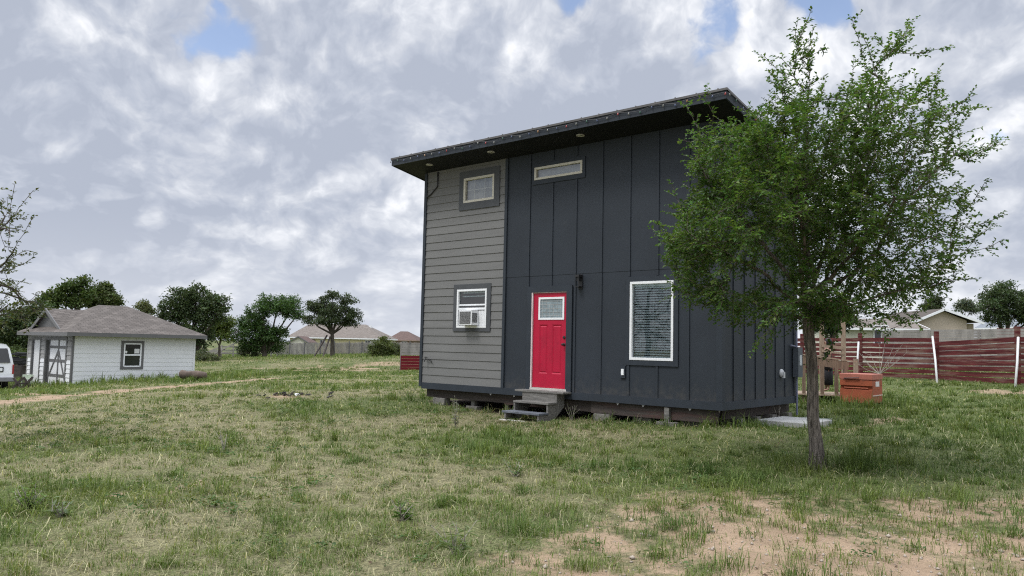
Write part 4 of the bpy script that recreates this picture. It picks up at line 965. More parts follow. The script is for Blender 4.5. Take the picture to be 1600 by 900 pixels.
def in_poly(px, py, poly):
    inside = np.zeros(len(px), bool); n = len(poly)
    for i in range(n):
        x1, y1 = poly[i]; x2, y2 = poly[(i + 1) % n]
        c = ((y1 > py) != (y2 > py)) & (px < (x2 - x1) * (py - y1) / (y2 - y1 + 1e-12) + x1); inside ^= c
    return inside
def elm(root_name, label, Y0, trunk_px, crown_px, dens, shoots, n_attr, depth, seed, trunk_r, leafcol, bark, leaf_n=1.0, cat='tree', kill=.17, twl=(.12, .34), thin=.0, group=None, limbs=()):
    """a small-leaved elm grown towards points filling its crown, at its real distance and depth"""
    rg = np.random.default_rng(seed)
    base = at(*trunk_px[0], Y0); base.z = gz(base.x, base.y) - .05
    root = empty(root_name, tuple(base), 0, label, cat, group); B = np.array(base)
    poly = [(p.x - B[0], p.z - B[2]) for p in (at(x, y, Y0) for x, y in crown_px)]
    P2 = np.array(poly); lo, hi_ = P2.min(0), P2.max(0)
    pts = []
    while sum(len(q) for q in pts) < n_attr:
        q = lo + rg.random((4000, 2)) * (hi_ - lo); ok = in_poly(q[:, 0], q[:, 1], poly); q = q[ok]
        dd = poly_dist(q[:, 0], q[:, 1], poly + [poly[0]])
        pr = np.full(len(q), .05)
        for (cx, cy, rx, ry, wv) in dens:
            c = at(cx, cy, Y0); s = Y0 / F_PX
            pr = np.maximum(pr, wv * np.exp(-((q[:, 0] - (c.x - B[0])) / (rx * s)) ** 2 - ((q[:, 1] - (c.z - B[2])) / (ry * s)) ** 2))
        pr = pr * sstep(fbm(q[:, 0] * 1.9, q[:, 1] * 1.9, seed, 2), .36, .54); keep = rg.random(len(q)) < pr; q, dd = q[keep], dd[keep]
        t = np.clip(dd / (depth * .7), 0, 1); half = depth * np.sqrt(1 - (1 - t) ** 2)
        yy = (rg.random(len(q)) * 2 - 1) * (half + .12)
        pts.append(np.stack((q[:, 0], yy, q[:, 1]), 1))
    A = np.concatenate(pts)[:n_attr]
    nodes = []; par = []
    tp = [np.array(at(x, y, Y0)) - B for x, y in trunk_px]; tp[0][2] = 0
    for k in range(len(tp) - 1):
        nst = max(2, int(np.linalg.norm(tp[k + 1] - tp[k]) / .12))
        for j in range(nst):
            nodes.append(tp[k] + (tp[k + 1] - tp[k]) * j / nst); par.append(len(nodes) - 2)
    nodes.append(tp[-1]); par.append(len(nodes) - 2); par[0] = -1
    ntr = len(nodes)
    for pts_, ys_ in limbs:                # the main limbs, each leaving the trunk where it forks
        tgt = [np.array(at(x, y, Y0)) - B for x, y in pts_]
        for q, yv in zip(tgt[1:], ys_): q[1] = yv
        tgt[0][1] = 0; cur = int(np.argmin([np.linalg.norm(np.array(nd) - tgt[0]) + (9 if k > ntr else 0) for k, nd in enumerate(nodes)])); prevp = np.array(nodes[cur]); tgt[0] = prevp
        for k in range(3):
            pa, pb = tgt[k], tgt[k + 1]; L_ = np.linalg.norm(pb - pa); ns = max(2, int(L_ / .12)); wv = rg.normal(0, .05, 3) * L_
            tl_ = .82 if k == 2 else 1.0
            for j in range(1, int(ns * tl_) + 1):
                t = j / ns; nodes.append(pa + (pb - pa) * t + wv * math.sin(math.pi * t) + rg.normal(0, .012, 3)); par.append(cur); cur = len(nodes) - 1
    nodes = [np.array(n) for n in nodes]; alive = np.ones(len(A), bool)
    near = np.full(len(A), 1e9); who = np.zeros(len(A), int)
    first = max(0, ntr - 6)
    def upd(i0):
        nn = np.array(nodes[i0:]);
        if len(nn) == 0: return
        d = np.linalg.norm(A[:, None] - nn[None], axis=2); j = d.argmin(1); dm = d[np.arange(len(A)), j]; b = dm < near
        near[b] = dm[b]; who[b] = j[b] + i0
    upd(first) if not limbs else upd(ntr); step = .115
    for it in range(90):
        act = alive & (near < 6)
        if not act.any(): break
        idx = np.where(act)[0]; w_ = who[idx]; NN = np.array(nodes)
        v = unit(A[idx] - NN[w_]); acc = np.zeros_like(NN); np.add.at(acc, w_, v); cnt = np.bincount(w_, minlength=len(NN))
        grow = np.where(cnt > 0)[0]; i0 = len(nodes)
        for g in grow:
            pd = NN[g] - NN[par[g]] if par[g] >= 0 else np.array((0, 0, .1))
            d = acc[g] / cnt[g] + .55 * pd / (np.linalg.norm(pd) + 1e-9) + rg.normal(0, .22, 3) + np.array((0, 0, .10))
            nodes.append(NN[g] + step * d / (np.linalg.norm(d) + 1e-9)); par.append(int(g))
        upd(i0); alive &= near > kill
        if len(nodes) > 12000: break
    # shoots reaching past the crown
    shoot_ids = []
    for (x, y, dy, n_seg) in shoots:
        tgt = np.array(at(x, y, Y0)) - B; tgt[1] += dy; NN = np.array(nodes)
        d = np.linalg.norm(NN - tgt, axis=1); d[:ntr] = 1e9; ln = n_seg * .1
        g = int(np.argmin(np.abs(d - ln) + .05 * rg.random(len(d)) + .25 * np.maximum(0, NN[:, 2] - tgt[2] + .1))); 
        p0_, cur = NN[g], g; L_ = np.linalg.norm(tgt - p0_); ns = max(3, int(L_ / .09)); side_ = rg.normal(0, .05, 3) * L_
        for k in range(1, ns + 1):
            t = k / ns; nodes.append(p0_ + (tgt - p0_) * t + side_ * math.sin(math.pi * t) + rg.normal(0, .008, 3) + np.array((0, 0, -.10 * L_ * math.sin(math.pi * t)))); par.append(cur); cur = len(nodes) - 1; shoot_ids.append(cur)
    NN = np.array(nodes); n = len(NN); kids = [[] for _ in range(n)]
    for i, p in enumerate(par):
        if p >= 0: kids[p].append(i)
    r = np.zeros(n)
    for i in range(n - 1, -1, -1):
        r[i] = .0034 if not kids[i] else sum(r[k] ** 2.35 for k in kids[i]) ** (1 / 2.35)
    f = trunk_r / r[ntr - 3]
    r = np.minimum(.0034 + (r - .0034) * f, trunk_r)
    r[:ntr] = np.maximum(r[:ntr], np.linspace(trunk_r * 1.15, trunk_r * .92, ntr)); r[:5] *= (1.75, 1.42, 1.22, 1.10, 1.04)
    # chains
    chains = []; stack = [0]
    start = [(0, None)]
    while start:
        i, pr_ = start.pop(); ch = [pr_] if pr_ is not None else []; 
        while True:
            ch.append(i)
            if not kids[i]: break
            ks = sorted(kids[i], key=lambda k: -r[k])
            for k in ks[1:]: start.append((k, i))
            i = ks[0]
        rad = [r[c] for c in ch]
        if pr_ is not None: rad[0] = min(rad[0], rad[1] * 1.15)
        chains.append(([NN[c] for c in ch], rad))
    trunk_ch = chains[0]
    tch, rest = [], []
    for c in chains: (tch if max(c[1]) > trunk_r * .30 else rest).append(c)
    mb = MB()
    for p_, rd in tch: mb.tube(p_, rd, 12, cap=False)
    for p_, rd in rest: mb.tube(p_, rd, 4, cap=False)
    mb.build('trunk', bark, root, smooth=True, fix=False)
    # twigs and leaves
    pd = NN - NN[np.maximum(par, 0)]; pd = unit(pd)
    src = np.where((r < .022) & (np.arange(n) >= ntr))[0]
    isshoot = np.zeros(n, bool); isshoot[shoot_ids] = True
    LP, LD, LN, LL, LC = [], [], [], [], []; tw = MB()
    ctr = np.array(((lo[0] + hi_[0]) / 2, 0, (lo[1] + hi_[1]) / 2))
    for i in src:
        k = (4 if rg.random() < .6 else 3) if leaf_n >= 1 else (2 if rg.random() < .75 * leaf_n else 1)
        if leaf_n >= 1 and NN[i][0] > .35 and NN[i][2] > 2.7: k = max(1, k - 2)
        if isshoot[i]: k = 2 if leaf_n >= 1 else 1
        if rg.random() < thin: k = 0
        for _ in range(k):
            out = unit(NN[i] - ctr); d = unit(pd[i] * .7 + out * .35 + rg.normal(0, .55, 3) + np.array((0, 0, .12)))
            ln = rg.uniform(*twl) * (.55 if isshoot[i] else 1); e = NN[i] + d * ln + np.array((0, 0, -.05 * ln))
            tw.v += []; mid = NN[i] + d * ln * .5 + rg.normal(0, .01, 3)
            tw.tube([NN[i], mid, e], [.0028, .0022, .0012], 3, cap=False)
            nl = int(ln / .021 * (.85 if leaf_n >= 1 else leaf_n)) + 1; t = (np.arange(nl) + .5) / nl
            pp = NN[i] + (e - NN[i]) * t[:, None]; sgn = np.where(np.arange(nl) % 2, 1, -1)[:, None]
            up = unit(np.array((0, 0, 1.0)) + rg.normal(0, .35, (nl, 3))); sd_ = unit(np.cross(np.broadcast_to(d, (nl, 3)), up))
            ld = unit(sd_ * sgn * .9 + d * .55 + rg.normal(0, .28, (nl, 3)))
            LP.append(pp); LD.append(ld); LN.append(up); LL.append(rg.uniform(.038, .066, nl) * rg.uniform(.85, 1.15))
            tip = rg.random() ; br = .75 + .6 * tip
            br *= .55 + .95 * float(fbm(np.array([NN[i][0] * 1.7 + NN[i][1]]), np.array([NN[i][2] * 1.7 - NN[i][1]]), 71, 3)[0])
            c = np.array(leafcol) * br * rg.uniform(.8, 1.25, (nl, 1)); c[:, 0] *= rg.uniform(.85, 1.30, nl) * (1 + .15 * (tip > .75)); LC.append(c)
    tw.build('twig_sprays', bark, root, fix=False)
    P, D, N, L, Cc = (np.concatenate(q) for q in (LP, LD, LN, LL, LC))
    leaves('crown', P, D, N, L, L * .62, Cc, M['leaf'], root)
    print(root_name, 'nodes', n, 'leaves', len(P))
    return root
crown = [(1262, 515), (1200, 500), (1130, 480), (1085, 455), (1075, 415), (1048, 375), (1065, 330), (1050, 295), (1085, 250), (1100, 205), (1150, 175), (1200, 170), (1225, 130), (1248, 100), (1285, 118), (1320, 122), (1350, 135), (1385, 118), (1412, 128), (1425, 165), (1440, 190), (1465, 225), (1470, 265), (1440, 300), (1455, 330), (1462, 370), (1450, 410), (1430, 440), (1410, 470), (1395, 505), (1350, 500), (1310, 490)]
dens = [(1200, 400, 140, 80, 1.0), (1290, 310, 110, 100, .85), (1170, 290, 70, 80, .6), (1360, 445, 60, 45, .65), (1330, 478, 90, 35, 1.0), (1230, 450, 150, 45, 1.0), (1330, 190, 60, 60, .12), (1420, 320, 60, 60, .14), (1300, 400, 90, 70, .9)]
shoots = [(1222, 118, .3, 6), (1205, 140, -.3, 5), (1318, 48, -.3, 7), (1352, 92, .4, 6), (1395, 66, -.4, 7), (1408, 48, -.2, 7), (1232, 84, .2, 6), (1278, 40, .2, 7), (1470, 175, .3, 7), (1505, 195, .3, 7), (1540, 232, -.3, 8), (1528, 312, .3, 7), (1500, 305, -.2, 6), (1535, 372, .2, 7), (1265, 22, 0, 8), (1188, 97, -.2, 7), (1300, 62, .3, 5), (1340, 68, -.2, 5), (1376, 58, .1, 5), (1424, 50, 0, 7), (1410, 70, .4, 5), (1445, 90, -.3, 6), (1462, 118, 0, 6), (1486, 148, .2, 6), (1498, 160, -.2, 6), (1530, 168, 0, 9), (1558, 214, 0, 10), (1515, 285, .3, 6), (1518, 292, -.3, 6), (1552, 345, 0, 9), (1565, 355, .3, 8), (1545, 380, -.2, 7), (1505, 420, .1, 5), (1480, 440, -.2, 5), (1440, 480, 0, 5), (1400, 515, .2, 4),
          (1075, 168, 0, 7), (1095, 165, -.4, 6), (1062, 228, -.3, 6), (1050, 290, 0, 5), (1030, 362, 0, 6), (1022, 358, -.4, 6), (1045, 405, .2, 5), (1068, 440, -.3, 4), (1085, 475, .1, 4), (1145, 500, 0, 4), (1215, 110, .2, 5), (1240, 62, -.3, 6), (1250, 40, .2, 6), (1180, 545, -.6, 6), (1150, 540, -.8, 5), (1280, 545, -.3, 4)]
LIMBS = [([(1266, 508), (1320, 482), (1370, 485), (1412, 502)], (.5, 1.0, 1.2)), ([(1266, 508), (1300, 492), (1325, 494), (1345, 510)], (-.6, -1.0, -1.2)), ([(1258, 430), (1262, 300), (1266, 160), (1266, 60)], (.1, .1, 0)), ([(1262, 440), (1300, 330), (1345, 200), (1378, 90)], (-.2, -.3, -.2)), ([(1266, 470), (1330, 360), (1395, 220), (1436, 90)], (.3, .5, .5)), ([(1266, 480), (1350, 400), (1420, 290), (1478, 222)], (-.3, -.5, -.5)), ([(1266, 495), (1360, 430), (1430, 390), (1478, 362)], (.2, .3, .2)),
         ([(1266, 505), (1340, 470), (1400, 455), (1448, 440)], (-.4, -.8, -1.0)), ([(1260, 470), (1200, 380), (1130, 290), (1090, 215)], (.2, .3, .2)), ([(1258, 440), (1225, 310), (1205, 210), (1205, 130)], (-.3, -.5, -.5)), ([(1260, 490), (1180, 430), (1110, 400), (1050, 370)], (-.3, -.6, -.7)), ([(1262, 500), (1190, 470), (1130, 455), (1080, 445)], (.4, .8, 1.0)), ([(1262, 505), (1225, 475), (1195, 480), (1165, 495)], (-.5, -1.0, -1.3)), ([(1264, 500), (1290, 420), (1310, 380), (1320, 340)], (-.5, -1.0, -1.4)), ([(1264, 495), (1290, 400), (1300, 330), (1310, 270)], (.5, 1.0, 1.4)), ([(1262, 490), (1230, 420), (1210, 360), (1200, 300)], (-.5, -.9, -1.2))]
elm('elm_tree', 'leafy green elm tree growing in the grass before the charcoal house', 10.3, [(1278, 735), (1275, 690), (1270, 650), (1270, 600), (1268, 560), (1263, 515), (1260, 470)], crown, dens, shoots, 2900, 1.75, 5, .069, (.062, .122, .032), M['bark'], limbs=LIMBS)
elm('bare_branched_elm', 'sparse small leaved tree reaching in at the left edge', 11.5, [(-150, 700), (-145, 600), (-135, 480), (-120, 400)], [(-130, 520), (-20, 540), (15, 520), (30, 470), (20, 400), (30, 340), (15, 310), (-60, 240), (-180, 260), (-200, 420)], [(-20, 400, 120, 120, .5)],
    [(50, 298, 0, 8), (48, 345, 0, 8), (10, 285, .2, 6), (40, 405, .1, 7), (38, 440, -.1, 6), (30, 480, .1, 6), (20, 360, -.3, 5), (58, 470, .2, 8), (10, 310, 0, 5), (25, 420, -.3, 5), (45, 455, .3, 6)], 420, 1.4, 9, .10, (.060, .080, .03), M['barkdark'], leaf_n=.85, kill=.2, twl=(.08, .22), thin=.05)

def far_tree(name, label, Y, base_px, lobes, col, leaf, n_leaf, trunk_r=.2, seed=1, group=None, bark='barkdark', gap=.5, cat='tree', flat=.75, trunk=True):
    """broad tree: limbs to each lobe, leaves in clumps through the lobes' volume (lobes: px, py, rx, ry)"""
    rg = np.random.default_rng(seed); base = at(base_px, 560, Y); base.z = gz(base.x, base.y) - .1; B = np.array(base); s = Y / F_PX
    root = empty(name, tuple(base), 0, label, cat, group)
    LB = []
    for (x, y, rx, ry) in lobes:
        p = np.array(at(x, y, Y)) - B; LB.append((p, rx * s, ry * s))
    top = np.mean([p for p, _, _ in LB], 0); lowest = min(p[2] - rz_ for p, _, rz_ in LB)
    mb = MB(); fork = np.array((top[0] * .35, 0, max(lowest * .75, .15 * top[2])))
    if trunk:
        mb.tube([(0, 0, 0), fork * .5 + np.array((.03, 0, 0)), fork], [trunk_r * 1.2, trunk_r, trunk_r * .85], 8, cap=False)
    P, D, N, L, Cc = [], [], [], [], []
    vol = np.array([rx * rx * rz_ for _, rx, rz_ in LB]) ** .8; vol = vol / vol.sum()
    for (p, rx, rz_), v in zip(LB, vol):
        ry_ = rx * flat; p = p + np.array((0, rg.uniform(-.4, .4) * rx, 0))
        midp = fork + (p - fork) * .55 + rg.normal(0, .12, 3) * rx
        mb.tube([fork, midp, p], [trunk_r * .55, trunk_r * .38, trunk_r * .15], 6, cap=False)
        nc = max(10, int(1.7 * n_leaf * v / 26)); 
        for c in range(nc):
            d = unit(rg.normal(0, 1, 3)); rad = rg.uniform(.25, 1.0) ** .55
            wob = .58 + .78 * vnoise(np.array([d[0] * 3.1 + p[0]]), np.array([d[2] * 3.1 + d[1] * 2 + p[2]]), seed)[0]
            q = p + d * rad * wob * np.array((rx, ry_, rz_)); 
            if rg.random() < .5: mb.tube([p + (q - p) * .15, q], [trunk_r * .10, .012], 3, cap=False)
            k = 26; cr = max(leaf * 1.5, rg.uniform(.10, .17) * rx)
            pp = q + rg.normal(0, 1, (k, 3)) * cr * np.array((.62, .62, .42)); dd = unit(rg.normal(0, 1, (k, 3)) + d * .6)
            nn = unit(rg.normal(0, .8, (k, 3)) + np.array((0, 0, 1.0)))
            P.append(pp); D.append(dd); N.append(nn); L.append(rg.uniform(.7, 1.3, k) * leaf)
            Cc.append(np.array(col) * rg.uniform(.72, 1.30) * rg.uniform(.8, 1.2, (k, 1)) * np.stack((rg.uniform(.85, 1.2, k), np.ones(k), np.ones(k)), 1))
    mb.build('trunk', M[bark], root, smooth=True, fix=False)
    P, D, N, L, Cc = (np.concatenate(q) for q in (P, D, N, L, Cc)); ok = P[:, 2] > .05
    leaves('crown', P[ok], D[ok], N[ok], L[ok], L[ok] * .6, Cc[ok], M['farleaf'], root)
    return root
dk = (.062, .092, .040); mg_ = (.075, .112, .036); lg = (.095, .130, .032)
tg = 'trees beyond the field'
far_tree('dark_tree', 'dense dark tree at the left edge behind the white shed', 52, 30, [(32, 510, 30, 30), (14, 530, 22, 22), (58, 490, 22, 18), (60, 525, 24, 26), (80, 500, 16, 16)], dk, .17, 9000, .2, 11, tg)
far_tree('open_tree', 'light airy tree with round leaf tufts above the white shed roof', 58, 110, [(92, 462, 14, 10), (112, 450, 13, 9), (130, 440, 8, 5), (118, 470, 12, 10), (78, 470, 12, 9), (136, 460, 8, 9)], mg_, .24, 2300, .12, 12, tg)
far_tree('feathery_tree', 'full feathery tree rising behind the shed ridge', 60, 155, [(158, 458, 18, 14), (148, 470, 18, 14), (170, 470, 14, 12), (186, 470, 8, 8), (165, 448, 9, 7)], (.078, .105, .038), .17, 5200, .16, 13, tg)
far_tree('pale_shrub_tree', 'small pale tree top just over the right slope of the shed roof', 70, 222, [(222, 480, 12, 7), (232, 486, 8, 6)], (.12, .14, .065), .17, 900, .1, 14, tg)
far_tree('oak_tree', 'large dark oak right of the shed roof with ragged crown', 72, 300, [(300, 480, 34, 28), (268, 486, 24, 20), (332, 490, 26, 24), (305, 458, 22, 14), (285, 470, 20, 18), (330, 472, 18, 16), (300, 512, 26, 26), (348, 480, 14, 20), (318, 530, 16, 22), (250, 492, 12, 12)], dk, .20, 9500, .3, 15, tg)
far_tree('young_tree', 'bright light green young tree between the oak and the dense round tree', 84, 342, [(342, 512, 20, 14), (352, 504, 14, 10), (330, 520, 12, 12), (350, 524, 12, 10)], lg, .22, 2600, .14, 16, tg)
far_tree('round_tree', 'dense dark green tree with rounded double crown left of the yellow house', 88, 412, [(432, 475, 36, 14), (455, 485, 22, 12), (412, 485, 22, 14), (392, 503, 26, 16), (372, 521, 20, 16), (405, 520, 30, 18), (430, 522, 26, 14), (400, 541, 40, 10), (465, 493, 12, 8)], (.055, .105, .030), .20, 13000, .3, 17, tg)
pt = far_tree('propped_tree', 'flat topped tree with bare trunk held by two leaning props', 84, 519, [(520, 462, 14, 8), (545, 468, 14, 9), (500, 482, 22, 12), (530, 486, 26, 14), (552, 492, 14, 9), (512, 500, 24, 9), (540, 503, 20, 7), (488, 478, 12, 8), (508, 468, 10, 8), (485, 500, 16, 6)], (.060, .084, .040), 0.17, 8500, .22, 18, tg)
for (xa, ya_, xb, yb_) in ((511, 524, 490, 561), (516, 526, 504, 559)):
    a, b = at(xa, ya_, 83.6), at(xb, yb_, 81.5); b.z = gz(b.x, b.y)
    MB().bar(tuple(a - pt.location), tuple(b - pt.location), .13, .13).build('prop_post', M['beam'], pt)
far_tree('round_bush', 'light green round bush by the end of the wooden fence', 76, 598, [(598, 543, 20, 14), (588, 547, 14, 10), (610, 548, 14, 10), (600, 534, 12, 9), (592, 552, 16, 6)], (.085, .110, .034), .13, 4200, .06, 19, None, cat='bush')
far_tree('grey_bush', 'thin grey green bush between the round bush and the red fence', 78, 618, [(617, 543, 10, 9), (624, 548, 8, 8)], (.09, .105, .055), .12, 1300, .05, 20, None, cat='bush')
far_tree('broad_tree', 'broad dark tree at the right edge above the far fence', 72, 1569, [(1565, 468, 32, 24), (1590, 478, 26, 24), (1548, 480, 22, 18), (1572, 450, 22, 12), (1560, 496, 26, 14), (1600, 495, 24, 20), (1620, 475, 30, 30)], (.065, .098, .042), .18, 11000, .2, 21, tg)
far_tree('distant_tree', 'pale distant tree beside the beige house gable', 95, 1508, [(1508, 476, 12, 8), (1500, 482, 10, 7), (1520, 482, 10, 7)], (.10, .125, .085), .22, 1300, .12, 22, tg)
far_tree('gable_tree', 'small tree top left of the beige house peak', 90, 1462, [(1462, 472, 12, 12), (1452, 482, 12, 10)], (.06, .08, .04), .22, 1500, .12, 23, tg)
far_tree('shade_tree', 'dark tree behind the porch posts', 45, 1300, [(1300, 505, 22, 16), (1280, 498, 18, 18), (1318, 495, 16, 14), (1290, 485, 20, 14)], (.032, .05, .028), .15, 5200, .14, 24, tg)
far_tree('hedge_bush', 'low green scrub left of the white shed', 50, 32, [(36, 558, 22, 8), (14, 552, 20, 10), (50, 562, 10, 7)], (.075, .105, .035), .12, 2600, .05, 25, None, cat='bush')
far_tree('field_bush', 'low scrubby bush growing through the collapsed rail fence', 88, 386, [(384, 551, 12, 7), (396, 554, 10, 5)], (.075, .10, .045), .14, 1100, .05, 26, None, cat='bush')
far_tree('field_bush', 'grey green scrub just right of the white shed wall', 70, 318, [(312, 556, 14, 6), (330, 558, 16, 5)], (.095, .115, .06), .12, 1300, .04, 27, None, cat='bush')
# leafless sapling before the maroon fence
b = at(1374, 590, 27.5); b.z = gz(b.x, b.y)
m = MB(); rg = np.random.default_rng(4); sp = b
m.tube([(0, 0, -.1), (.01, 0, .5)], [.02, .016], 6, cap=False)
for (x, y) in ((1340, 548), (1348, 560), (1335, 566), (1375, 530), (1382, 538), (1395, 545), (1412, 535), (1420, 548), (1360, 552), (1405, 560)):
    e = at(x, y, 27.5 + rg.uniform(-.5, .5)) - sp; a = Vector((.01, 0, .5)); mid = a.lerp(e, .5) + Vector((0, 0, -.06))
    m.tube([tuple(a), tuple(mid), tuple(e)], [.012, .008, .003], 5, cap=False)
    for _ in range(3):
        t = rg.uniform(.4, .95); q = a.lerp(e, t); m.tube([tuple(q), tuple(q + Vector(rg.normal(0, .14, 3)) + Vector((0, 0, .08)))], [.005, .002], 3, cap=False)
o = m.build('bare_sapling', M['twig'], smooth=True, fix=False); o.location = b; tag(o, 'leafless pale sapling in front of the maroon fence', 'sapling')

# ------------------------------------------------------------------ things at the left edge
vp = at(19.5, 609, 34.5); vp.z = gz(vp.x, vp.y)
van = empty('van', tuple(vp), R(36), 'white van cut off by the left edge, rear end towards the shed', 'van')
# local: rear face at y = 0 looking to -y, body runs to +y; right rear corner at x = 0, body to -x
def vprof(y):  # half section right edge inset by height
    return [(.42, .0), (.75, .0), (1.15, .03), (1.45, .10), (1.80, .20), (1.98, .34), (2.03, .60)]
sec = vprof(0); Wv = 2.0
ring = [(-i, z) for z, i in sec] + [(-Wv + i, z) for z, i in reversed(sec)]
m = MB(); ys = [(0.0, .0, 0.0), (.12, 0.0, .0), (4.2, .0, .0), (4.8, .05, -.25), (5.0, .15, -.9)]
vv = []
for k, (y, ins, dz) in enumerate(ys):
    vv.append([(x * (1 - .0) - (ins if x > -1 else -ins), y + .16 * max(0, z - 1.1) * (k == 0) , z + min(0, dz) * max(0, (z - .9)) / 1.1) for x, z in ring])
for a_, b_ in zip(vv, vv[1:]):
    for j in range(len(ring)): m.quad(a_[j], a_[(j + 1) % len(ring)], b_[(j + 1) % len(ring)], b_[j])
m.quad(*vv[0]); m.quad(*vv[-1])
body = m.build('body', M['vanwhite'], van, bevel=.03)
def vy(z): return .16 * max(0, z - 1.1)
m = MB(); zz0, zz1 = 1.18, 1.80
m.quad((-.14, vy(zz0) - .012, zz0), (-.28, vy(zz1) - .012, zz1), (-.94, vy(zz1) - .012, zz1), (-.94, vy(zz0) - .012, zz0)); m.build('rear_window', M['darkpane'], van, fix=False)
m = MB(); m.quad((-1.06, vy(zz0) - .012, zz0), (-1.06, vy(zz1) - .012, zz1), (-1.72, vy(zz1) - .012, zz1), (-1.86, vy(zz0) - .012, zz0)); m.build('rear_window', M['darkpane'], van, fix=False)
m = MB(); m.box(-.72, -.38, -.02, .0, .78, 1.0); pf = m.build('plate_holder', M['black'], van); MB().box(-.68, -.42, -.026, -.019, .82, .96).build('plate', M['white'], pf)
m = MB(); m.box(-.06, .005, -.012, .10, .70, 1.10); m.build('tail_light', mat('red_lens', (.30, .02, .02), .25, .1, 6), van)
m = MB(); m.box(-2.02, .04, -.12, .06, .36, .56); m.build('bumper', M['bumper'], van, bevel=.03)
for x in (-.25, -1.75):
    for y in (.95, 4.1):
        wh_ = MB().lathe([(.10, -.11), (.33, -.11), (.36, -.07), (.36, .07), (.33, .11), (.10, .11)], (x, y, .34), 24, axis=0).build('wheel', M['rubber'], van, smooth=False)
        MB().lathe([(.05, -.115), (.20, -.112), (.21, .112), (.05, .115)], (x, y, .34), 16, axis=0).build('rim', M['bumper'], wh_)
# sawhorse-like crossed timbers
p = at(26, 598, 34); p.z = gz(p.x, p.y)
m = MB(); m.bar((-.20, 0, 0), (.20, .1, .52), .05, .09); m.bar((.20, .05, 0), (-.18, .05, .50), .05, .09); m.bar((-.20, .7, 0), (.20, .8, .52), .05, .09); m.bar((.20, .75, 0), (-.18, .75, .50), .05, .09); m.bar((0, -.1, .25), (0, .9, .25), .05, .06)
o = m.build('sawhorse', M['beam']); o.location = p; tag(o, 'crossed timber sawhorse between the van and the shed', 'sawhorse')
# tipped chair
p = at(42, 598, 36.5); p.z = gz(p.x, p.y)
ch = empty('garden_chair', tuple(p), R(25), 'pale green plastic chair against the shed front corner', 'chair')
cm_ = mat('pale_green_plastic', (.52, .58, .46), .5, .06, 6)
MB().box(-.22, .22, -.22, .22, .40, .44).build('seat', cm_, ch, bevel=.01); MB().box(-.22, .22, .20, .24, .44, .62).build('backrest', cm_, ch, bevel=.01)
for (a_, b_) in ((-.2, -.2), (.16, -.2), (-.2, .18), (.16, .18)): MB().box(a_, a_ + .04, b_, b_ + .04, 0, .40).build('leg', cm_, ch)
# black rubbish heap
p = at(22, 570, 46); p.z = at(22, 571, 46).z
jp = empty('junk_heap', (p.x, p.y, gz(p.x, p.y)), 0, 'black heap of stacked scrap behind the van', 'scrap heap'); hz = p.z - gz(p.x, p.y)
MB().box(-.9, .7, -.5, .6, -.1, max(hz, .15)).build('pallet_base', M['beam'], jp)
rj = random.Random(5)
for k in range(9):
    m = MB(); x = rj.uniform(-.45, .45) + .1; z = hz + .06 + .085 * k; l = .62 - .04 * k
    m.bar((x - l, rj.uniform(-.2, .2), z), (x + l, rj.uniform(-.2, .2), z + rj.uniform(-.04, .04)), rj.uniform(.35, .6), .075); m.build('scrap_sheet', M['black'], jp)
# carpet roll
p = at(301, 589, 34.5); p.z = gz(p.x, p.y)
m = MB(); n = 14; pts = [(-.62 + 1.24 * k / n, .03 * math.sin(k), .17 + .012 * math.sin(k * 1.3)) for k in range(n + 1)]; rad = [.09] + [.15 + .022 * math.sin(k * .9) + .012 * random.random() for k in range(1, n)] + [.10]
m.tube(pts, rad, 14); o = m.build('carpet_roll', M['carpet'], smooth=True); o.location = p; o.location.z += .10; o.rotation_euler = (0, 0, R(-6)); o.scale = (1, 1, 1.1); tag(o, 'dark brown rolled up carpet lying in the field by the shed corner', 'carpet roll')
# ash heap with a white scrap in the field
p = G(455, 619)
m = MB(); rj = random.Random(8)
for k in range(26):
    a = rj.uniform(0, 6.28); d = abs(rj.gauss(0, .55)); x, y = p.x + 1.2 * d * math.cos(a), p.y + .8 * d * math.sin(a); z = gz(x, y) - p.z; s = rj.uniform(.03, .07)
    m.bar((x - p.x - s, y - p.y, z + .02), (x - p.x + s, y - p.y + rj.uniform(-.1, .1), z + rj.uniform(.02, .09)), s, s * .5)
o = m.build('burn_debris', M['char']); o.location = p; tag(o, 'scattered charred debris in the middle of the field', 'debris', kind='stuff')
m = MB(); m.lathe([(.02, .09), (.06, .08), (.10, .04), (.12, 0)], (0, 0, 0), 9); o = m.build('crumpled_rag', M['rag'], smooth=False); o.scale = (.6, .6, .6); o.location = p + Vector((.15, 0, .02)); o.rotation_euler = (.2, .1, .5)
for v in o.data.vertices: v.co *= 1 + rj.uniform(-.25, .25)
tag(o, 'crumpled white rag on the charred debris', 'rag')

